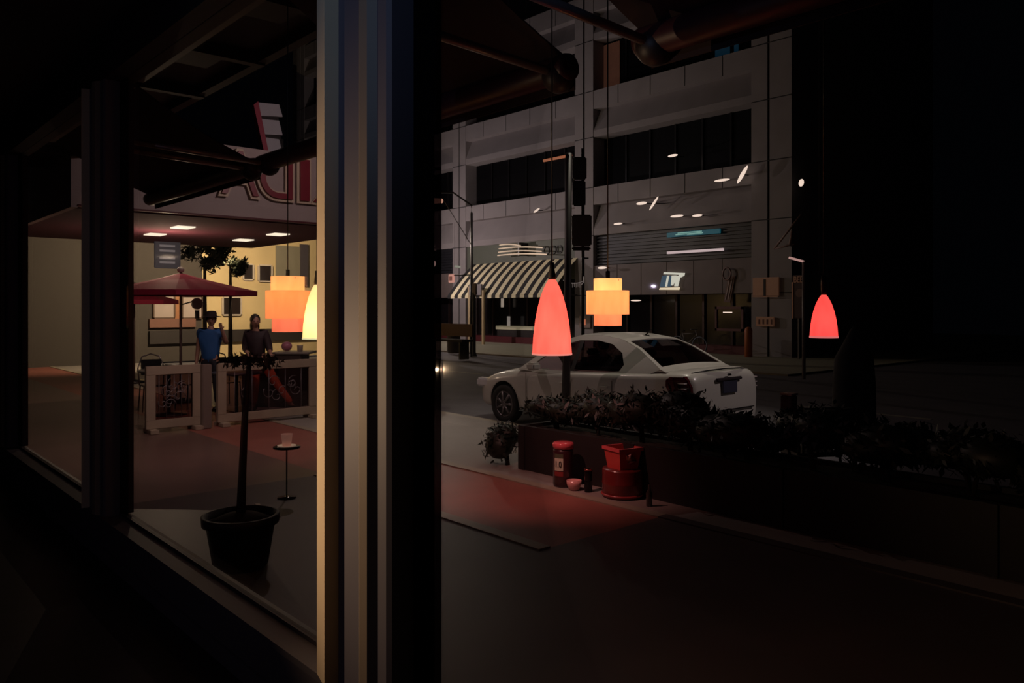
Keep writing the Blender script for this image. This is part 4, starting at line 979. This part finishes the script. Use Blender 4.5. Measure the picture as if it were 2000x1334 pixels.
# slanted blade sign above the marquee
a = onX(541, 300, XM - .3); bs = thing('blade_sign', 'tall slanted white and dark red sign board rising above the marquee', 'sign', (XM - .3, a.y, a.z))
def YZ(px, py): q = onX(px, py, XM - .3); return (q.y - a.y, q.z - a.z)
m = MB()
for y0, y1 in ((200, 226), (232, 262), (268, 298)):
    xl0, xl1 = 505 + (y0 - 200) * .17, 505 + (y1 - 200) * .17
    m.prism([YZ(xl0, y0), YZ(545, y0 + 4), YZ(552, y1 + 2), YZ(xl1, y1)], -.06, 0, 'X')
m.build('white_panel', mat('blade_white', (.42, .40, .44), .6), bs)
MB().prism([YZ(494, 205), YZ(503, 198), YZ(524, 300), YZ(516, 304)], -.1, .03, 'X').build('red_edge', mat('blade_red', (.30, .03, .06), .5), bs)
MB().prism([YZ(500, 198), YZ(545, 204), YZ(556, 304), YZ(518, 304)], -.16, -.08, 'X').build('backing', wood_dark, bs)
MB().box(-.12, -.04, .05, .15, 4.9 - a.z - .3, .3).build('mast', blackm, bs)

cream = mat('cream_wood', (.42, .34, .26), .6, noise=.2)
def panelf(x, pA, pB, label, legs=True, mirror=False):
    A, Bp = onX(pA, 700, x).y, onX(pB, 700, x).y; W = Bp - A
    r = thing('patio_barrier', label, 'barrier', (x, A, 0)); z0, z1, f_ = .06, .98, .13
    m = MB(); m.box(-.04, .04, 0, W, z1 - f_, z1, .006); m.box(-.04, .04, 0, W, z0, z0 + f_, .006); m.box(-.04, .04, 0, f_, z0 + f_, z1 - f_); m.box(-.04, .04, W - f_, W, z0 + f_, z1 - f_)
    m.build('frame', cream, r); MB().box(-.008, .008, f_, W - f_, z0 + f_, z1 - f_).build('glass_panel', glass('smoky_glass', (.62, .48, .50), .08), r)
    for y in (.02, W - .14): MB().box(-.18, .18, y, y + .12, 0, .06, .006).build('foot', cream, r)
    # wrought iron scrolls inside
    m = MB(); rng = random.Random(int(pA))
    for k in range(9):
        cy, cz, q = rng.uniform(f_ + .1, W - f_ - .1), rng.uniform(.32, .72), rng.uniform(.07, .13); s0 = rng.uniform(0, 6)
        m.tube([(.02, cy + q * (1 - t / 16) * math.cos(s0 + t * .45), cz + q * (1 - t / 16) * math.sin(s0 + t * .45)) for t in range(15)], .007, 5)
    for k in range(5): yy = f_ + (W - 2 * f_) * (k + .5) / 5; m.tube([(.02, yy, z0 + f_), (.02, yy, z1 - f_)], .006, 5)
    m.build('scrollwork', mat('iron_grey', (.20, .17, .19), .35, metal=.4), r)
    return r
panelf(-12.28, 284, 392, 'left low barrier with a cream frame and dark scrollwork, cut by the window post')
panelf(-12.28, 424, 616, 'wide low barrier with a cream frame and scrollwork, before the coral trousers')
# barrier end post between
p = onX(402, 0, -12.2); o = MB().box(-.06, .06, -.07, .07, 0, .98, .01).build('barrier_post', mat('cream_dim', (.22, .17, .15), .6)); o.location = (-12.2, p.y, 0); tag(o, 'short cream post standing between the two low barriers', 'post')

# background house wall
HX = -28
hb = thing('yellow_house', 'warm yellow lit house wall with dark windows behind the patio', 'building', (HX, 8, 0)); HO = Vector((-HX, -8, 0))
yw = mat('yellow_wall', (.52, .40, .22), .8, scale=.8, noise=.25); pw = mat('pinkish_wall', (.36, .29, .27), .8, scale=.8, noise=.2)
def hp(name, m, mt, parent=hb): return m.xf(Matrix.Translation(HO)).build(name, mt, parent)
hp('wall', MB().box(HX - .3, HX, onX(395, 0, HX).y, onX(640, 0, HX).y + 4, 0, 6.5), yw)
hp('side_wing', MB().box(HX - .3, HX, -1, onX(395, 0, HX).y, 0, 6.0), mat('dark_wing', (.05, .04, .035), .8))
def rect(nm, p0, p1, y0, y1, mt, d=.05, parent=hb):
    a, b = onX(p0, y1, HX), onX(p1, y0, HX); return hp(nm, MB().box(HX, HX + d, a.y, b.y, a.z, b.z), mt, parent)
dkw = mat('house_window', (.02, .014, .014), .2); wt_ = mat('window_white', (.5, .43, .38), .5)
for (p0, p1, y0, y1) in ((435, 468, 582, 614), (475, 492, 518, 545), (505, 528, 520, 548), (300, 338, 575, 620), (356, 392, 580, 620)):
    big = p0 in (300, 356)
    f = rect('window', p0, p1, y0, y1, pw if big else dkw, .06)
    a, b = onX(p0, y1, HX), onX(p1, y0, HX); m = MB(); t_ = .05
    for (u0, u1, z0, z1) in ((a.y, b.y, b.z, b.z + t_), (a.y, b.y, a.z - t_, a.z), (a.y - t_, a.y, a.z, b.z), (b.y, b.y + t_, a.z, b.z)): m.box(HX, HX + .1, u0, u1, z0, z1)
    hp('window_frame', m, mat('dark_wood', (.07, .035, .02), .6) if big else wt_, f)
rect('door_frame', 340, 354, 575, 640, mat('orange_wood', (.30, .12, .05), .5), .08)
rect('downpipe', 585, 600, 478, 560, mat('pipe_grey', (.05, .04, .05), .7), .1)  # plain dark grey strip on the house wall
rect('lower_wall', 290, 380, 622, 640, mat('brown_low', (.16, .07, .05), .7), .12)
rect('grey_wing', 538, 585, 482, 560, mat('grey_wing', (.19, .17, .13), .8), .04)
rect('plinth', 290, 640, 640, 672, wood_dark, .14)
# lit box sign on it
a = onX(327, 497, -20)
o = MB().box(-.05, .05, -.30, .30, -.34, .34, .02).build('box_sign', mat('grey_sign', (.13, .13, .16), .5, emit=(.09, .09, .11), es=.2)); o.location = a; tag(o, 'grey upright box sign with pale rows hanging left under the marquee', 'sign')
m = MB()
for z in (.18, .06, -.12, -.22): m.box(.05, .06, -.2, .16, z, z + .05)
m.build('lettering', mat('pale_row', (.4, .38, .4), .5, emit=(.25, .24, .26), es=.4), o)
MB().tube([(0, 0, .34), (0, 0, 3.43 - a.z)], .012, 6).build('hanger', blackm, o)
# trees behind the patio
for (px, y, dep, rp, lb, sd) in ((400, 505, 22, 40, 'dark shrubby tree under the marquee left of the yellow wall', 5), (450, 520, 24, 24, 'small dark tree before the yellow wall, centre of the left pane', 6)):
    g = atD(px, 0, dep); t = thing('small_tree', lb, 'tree', (g.x, g.y, 0)); m = MB(); rng = random.Random(sd)
    for k in range(6):
        c = atD(px + rng.uniform(-1, 1) * rp, y + rng.uniform(-.6, .6) * rp, dep) - Vector((g.x, g.y, 0)); q = rp * .5 / F * dep; leaves(m, c, (q, q, q), 160, .10, rng, shell=.1)
    m.build('crown', mat('tree_olive', (.03, .035, .018), .6), t, recalc=False); zc = atD(px, y, dep).z; MB().tube([(0, 0, 0), (0, 0, zc)], [.08, .04], 8).build('trunk', mat('bark', (.03, .02, .018), .8), t)
# red parasols
def parasol(px, dep, y_top, y_rim, R, label, group):
    p = atD(px, 0, dep); r = thing('patio_parasol', label, 'parasol', (p.x, p.y, 0), group); zt = atD(px, y_top, dep).z; zr = atD(px, y_rim, dep).z
    m = MB(); n = 8
    for k in range(n):
        a0, a1 = 2 * PI * (k + .5) / n, 2 * PI * (k + 1.5) / n; prev = None
        for t0, t1 in ((.03, .35), (.35, .7), (.7, 1)):
            def P(t, a): return (R * t * math.cos(a), R * t * math.sin(a), zt - (zt - zr) * (t ** .85))
            m.face([P(t0, a0), P(t1, a0), P(t1, a1), P(t0, a1)])
        m.face([(R * math.cos(a0), R * math.sin(a0), zr), (R * math.cos(a1), R * math.sin(a1), zr), (R * math.cos(a1), R * math.sin(a1), zr - .10), (R * math.cos(a0), R * math.sin(a0), zr - .10)])
    cn_ = m.build('canopy', fabric_red, r, recalc=False); s_ = cn_.modifiers.new('s', 'SOLIDIFY'); s_.thickness = .01
    MB().tube([(0, 0, .05), (0, 0, zt)], .025, 10).build('pole', mat('parasol_pole', (.16, .10, .09), .5), r); MB().lathe([(.3, 0), (.3, .05), (.05, .09)], n=20).build('base', blackm, r)
    m = MB()
    for k in range(n): a0 = 2 * PI * (k + .5) / n; m.tube([(0, 0, zt - .35), (R * .55 * math.cos(a0), R * .55 * math.sin(a0), zt - (zt - zr) * .6 - .02)], .008, 5)
    m.build('ribs', greym, r); MB().ball((0, 0, zt + .05), (.07, .07, .06)).build('finial', mat('finial', (.4, .33, .3), .5), r)
parasol(353, 15.6, 532, 568, 1.42, 'large wine red octagonal parasol with a thin pole on the patio', 'red parasols')
parasol(262, 19.5, 560, 586, 1.0, 'farther wine red parasol peeking in at the left edge, below the large one', 'red parasols')
# round hanging sign
a = atD(385, 593, 17); o = thing('round_sign', 'round pinkish hanging sign on a bracket right of the parasol pole', 'sign', a)
m = MB(); m.lathe([(.11, -.02), (.11, .02)], (0, 0, 0), 24, 'X'); m.build('disc', mat('disc_pink', (.25, .13, .14), .5), o); MB().tube([(.0, .11 * math.cos(t * PI / 12), .11 * math.sin(t * PI / 12)) for t in range(24)], .018, 6, closed=True).build('ring', mat('ring_light', (.35, .2, .2), .4), o)
MB().tube([(0, -.35, -.03), (0, -.08, .05)], .015, 6).build('bracket', frame_dark, o); MB().tube([(0, -.35, .1), (0, -.35, -a.z)], .02, 6).build('post', frame_dark, o); MB().box(-.03, .03, -.04, .04, -.32, -.14).build('weight', frame_dark, o)
# tables, chairs and the dark counter behind the barriers
def cafe_table(px, dep, label, R=.36, h=.74, topm=None, group=None):
    p = atD(px, 0, dep); r = thing('cafe_table', label, 'table', (p.x, p.y, 0), group)
    MB().lathe([(R, h - .03), (R, h), (R * .98, h + .004), (.01, h + .004)], n=32).build('tabletop', topm or greym, r); MB().lathe([(.03, .03), (.03, h - .03)], n=12).build('pedestal', blackm, r); MB().lathe([(R * .6, 0), (R * .6, .02), (.04, .05)], n=24).build('base', blackm, r)
    return r
cafe_table(330, 13.7, 'round metal cafe table with a pale rim behind the left barrier', .5, .78, mat('pale_table', (.35, .36, .33), .25, metal=.5))
cafe_table(462, 13.4, 'dark round cafe table between the two standing persons', .42, .76)
def dchair(px, dep, rz, lb):
    p = atD(px, 0, dep); r = thing('metal_chair', lb, 'chair', (p.x, p.y, 0), rz=RZ + rz); cm = mat('chair_steel', (.25, .22, .22), .2, metal=.8)
    MB().box(-.2, .2, -.2, .2, .44, .46, .008).build('seat', blackm, r)
    for sx in (-1, 1):
        for sy in (-1, 1): MB().tube([(sx * .19, sy * .18, .44), (sx * .22, sy * .21, 0)], .012, 6).build('leg', cm, r)
    MB().tube([(-.2, .19, .44), (-.22, .24, .75), (-.15, .27, .95), (0, .28, 1.0), (.15, .27, .95), (.22, .24, .75), (.2, .19, .44)], .013, 8).build('back_hoop', cm, r)
    MB().box(-.17, .17, .25, .27, .62, .9, .01).build('backrest', blackm, r)
dchair(300, 14.3, .6, 'steel chair with a curved back hoop at the left table, nearest the window post')
dchair(375, 14.6, -.7, 'steel chair with a curved back hoop left of the person in blue')
dchair(440, 14.9, .9, 'steel chair with a slanted shiny hoop right of the person in blue')
p = atD(560, 0, 15.0); r = thing('service_counter', 'dark brown service counter with a grey top behind the wide barrier', 'counter', (p.x, p.y, 0), rz=RZ)
MB().box(-.75, .35, -.3, .3, 0, .98, .02).build('cabinet', mat('counter_brown', (.05, .032, .028), .5), r); MB().box(-.2, .5, -.33, .33, .98, 1.02, .01).build('countertop', mat('counter_grey', (.26, .23, .20), .35), r)
o = MB().lathe([(.05, 0), (.055, .10), (.06, .11)], n=20).build('cup', mat('cup_white', (.5, .42, .36), .4)); o.location = Vector((p.x, p.y, 1.024)) + Vector((RT.x, RT.y, 0)) * .25; tag(o, 'pale cup standing on the grey counter top behind the barrier', 'cup')
o = MB().ball((0, 0, .09), (.10, .10, .09)).build('jug', mat('jug_pink', (.4, .14, .2), .3)); o.location = Vector((p.x, p.y, 1.024)); tag(o, 'round pinkish jug on the counter behind the barrier, left of the pale cup', 'jug')
# low side table with lit white cup
tb = onG(560, 872, .5); r = thing('side_table', 'tiny dark round side table on the patio carrying a pale cup', 'table', (tb.x, tb.y, 0))
MB().lathe([(.13, .485), (.13, .5), (.01, .5)], n=30).build('tabletop', mat('dark_gloss', (.04, .02, .02), .15), r); MB().lathe([(.008, .01), (.008, .485)], n=8).build('pedestal', blackm, r); MB().lathe([(.09, 0), (.09, .01), (.02, .02)], n=20).build('base', mat('dark_gloss', (.04, .02, .02)), r)
cp = thing('candle_cup', 'pale pinkish candle cup on a shining saucer left of the window post', 'cup', (tb.x, tb.y, .502))
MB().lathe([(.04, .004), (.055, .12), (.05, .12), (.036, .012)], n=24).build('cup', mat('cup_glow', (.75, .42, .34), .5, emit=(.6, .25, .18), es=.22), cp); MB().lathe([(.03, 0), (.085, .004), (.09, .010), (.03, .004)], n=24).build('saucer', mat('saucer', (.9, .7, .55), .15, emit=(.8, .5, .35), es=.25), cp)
# fallen leaf / scrap on the patio
a = onG(502, 987); o = MB().prism([(-.05, 0), (-.01, .03), (.06, .01), (.02, -.02)], 0, .01, 'Z').build('paper_scrap', mat('scrap', (.75, .6, .45), .6)); o.location = (a.x, a.y, .001); tag(o, 'small pale paper scrap on the paving behind the black pot', 'litter')
